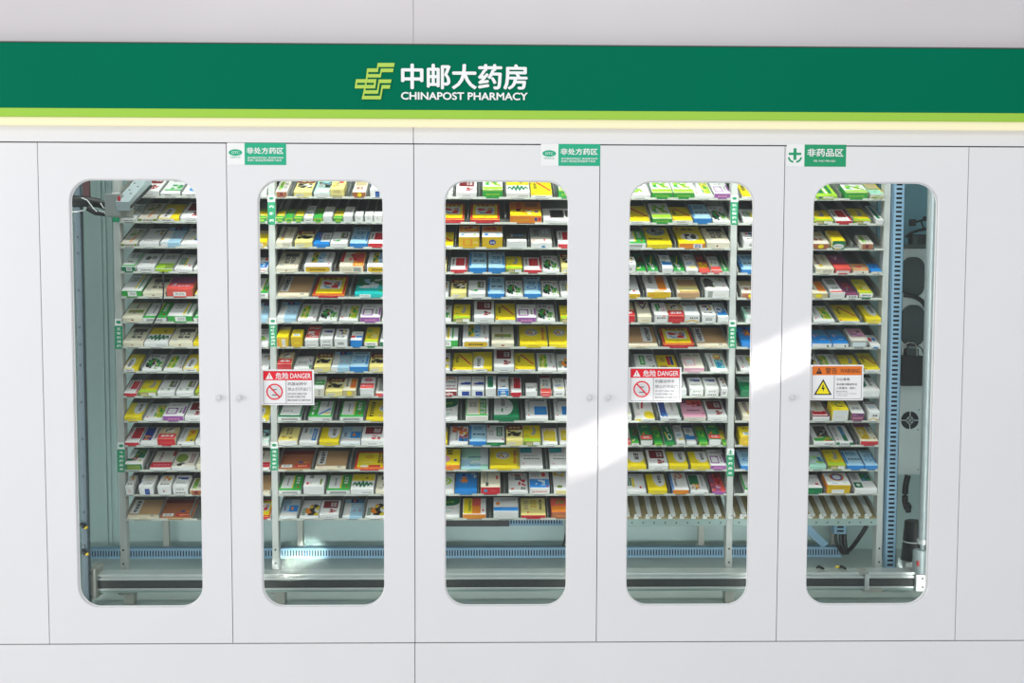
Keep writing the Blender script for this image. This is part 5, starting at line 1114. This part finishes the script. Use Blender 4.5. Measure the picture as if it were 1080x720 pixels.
# ------------------------------------------------------------------ light
w = bpy.data.worlds.new('world'); scene.world = w; w.use_nodes = True
bg = w.node_tree.nodes['Background']; bg.inputs[0].default_value = (0.93, 0.965, 1.0, 1); bg.inputs[1].default_value = 0.66
def area(name, loc, target, sx, sy, power, col=(1, 1, 1), spread=180):
    l = bpy.data.lights.new(name, 'AREA'); l.shape = 'RECTANGLE'; l.size = sx; l.size_y = sy; l.energy = power; l.color = col; l.spread = math.radians(spread)
    o = bpy.data.objects.new(name, l); COL.objects.link(o); o.location = loc
    d = (Vector(target)-Vector(loc)).normalized(); o.rotation_euler = d.to_track_quat('-Z', 'Y').to_euler(); return o
area('window_light', (-6.5, -5.0, 1.8), (-.3, 0, .7), 3.0, 2.5, 130, (1, .99, .97))
area('ceiling_light', (0.0, -4.6, 4.2), (0.0, 0.3, 1.0), 5.0, 1.4, 60, (1, .985, .96))
# led strips inside the cabinet: behind the door stiles and along the top
for i in range(6):
    x = SEAM[i]+(0.03 if i == 0 else -0.03 if i == 5 else 0)
    area('led_strip', (x, .05, 1.03), (x, 1.0, 1.03), .05, 1.9, 1.7 if i in (0, 5) else 2.4, (1, .98, .95), 170)
area('led_strip_top', (0, .07, 2.2), (0, .45, 1.0), 3.2, .05, 15, (1, .98, .95), 160)
area('bottom_fill_light', (0, .43, .165), (0, 1.05, .20), 3.4, .03, 4, (.97, 1, 1), 170)  # added fill hidden behind the rail, brightens floor and back panel
# bands of low sun reflected from the windows across the street
def beam(name, p0, p1, wd, power, Yt, spread, through=None):
    """a band of light whose cross-section on the plane Yt runs from p0 to p1; it may lean so that it passes the given point"""
    A, B = at(*p0, Yt), at(*p1, Yt); m_ = (A+B)/2; L = (B-A).length
    z = Vector((0, -1, 0)) if through is None else (m_-through).normalized()
    l = bpy.data.lights.new(name, 'AREA'); l.shape = 'RECTANGLE'; l.size = L; l.size_y = wd; l.energy = power; l.color = (1, .97, .9); l.spread = math.radians(spread)
    o = bpy.data.objects.new(name, l); COL.objects.link(o)
    xax = (B-A).normalized(); xax = (xax-z*xax.dot(z)).normalized(); yax = z.cross(xax)
    M = Matrix((xax, yax, z)).transposed().to_4x4(); M.translation = m_+z*4.4; o.matrix_world = M
    return o
beam('sun_band', (590, 488), (870, 356), .10, 0.36, 0, 1.8)
beam('sun_patch', (303, 601), (357, 579), .06, 0.5, 0, 1.2, at(313, 589, .95))

v = scene.view_settings; v.view_transform = 'Standard'; v.look = 'None'; v.exposure = 0.14; v.gamma = 1.0; v.use_curve_mapping = False
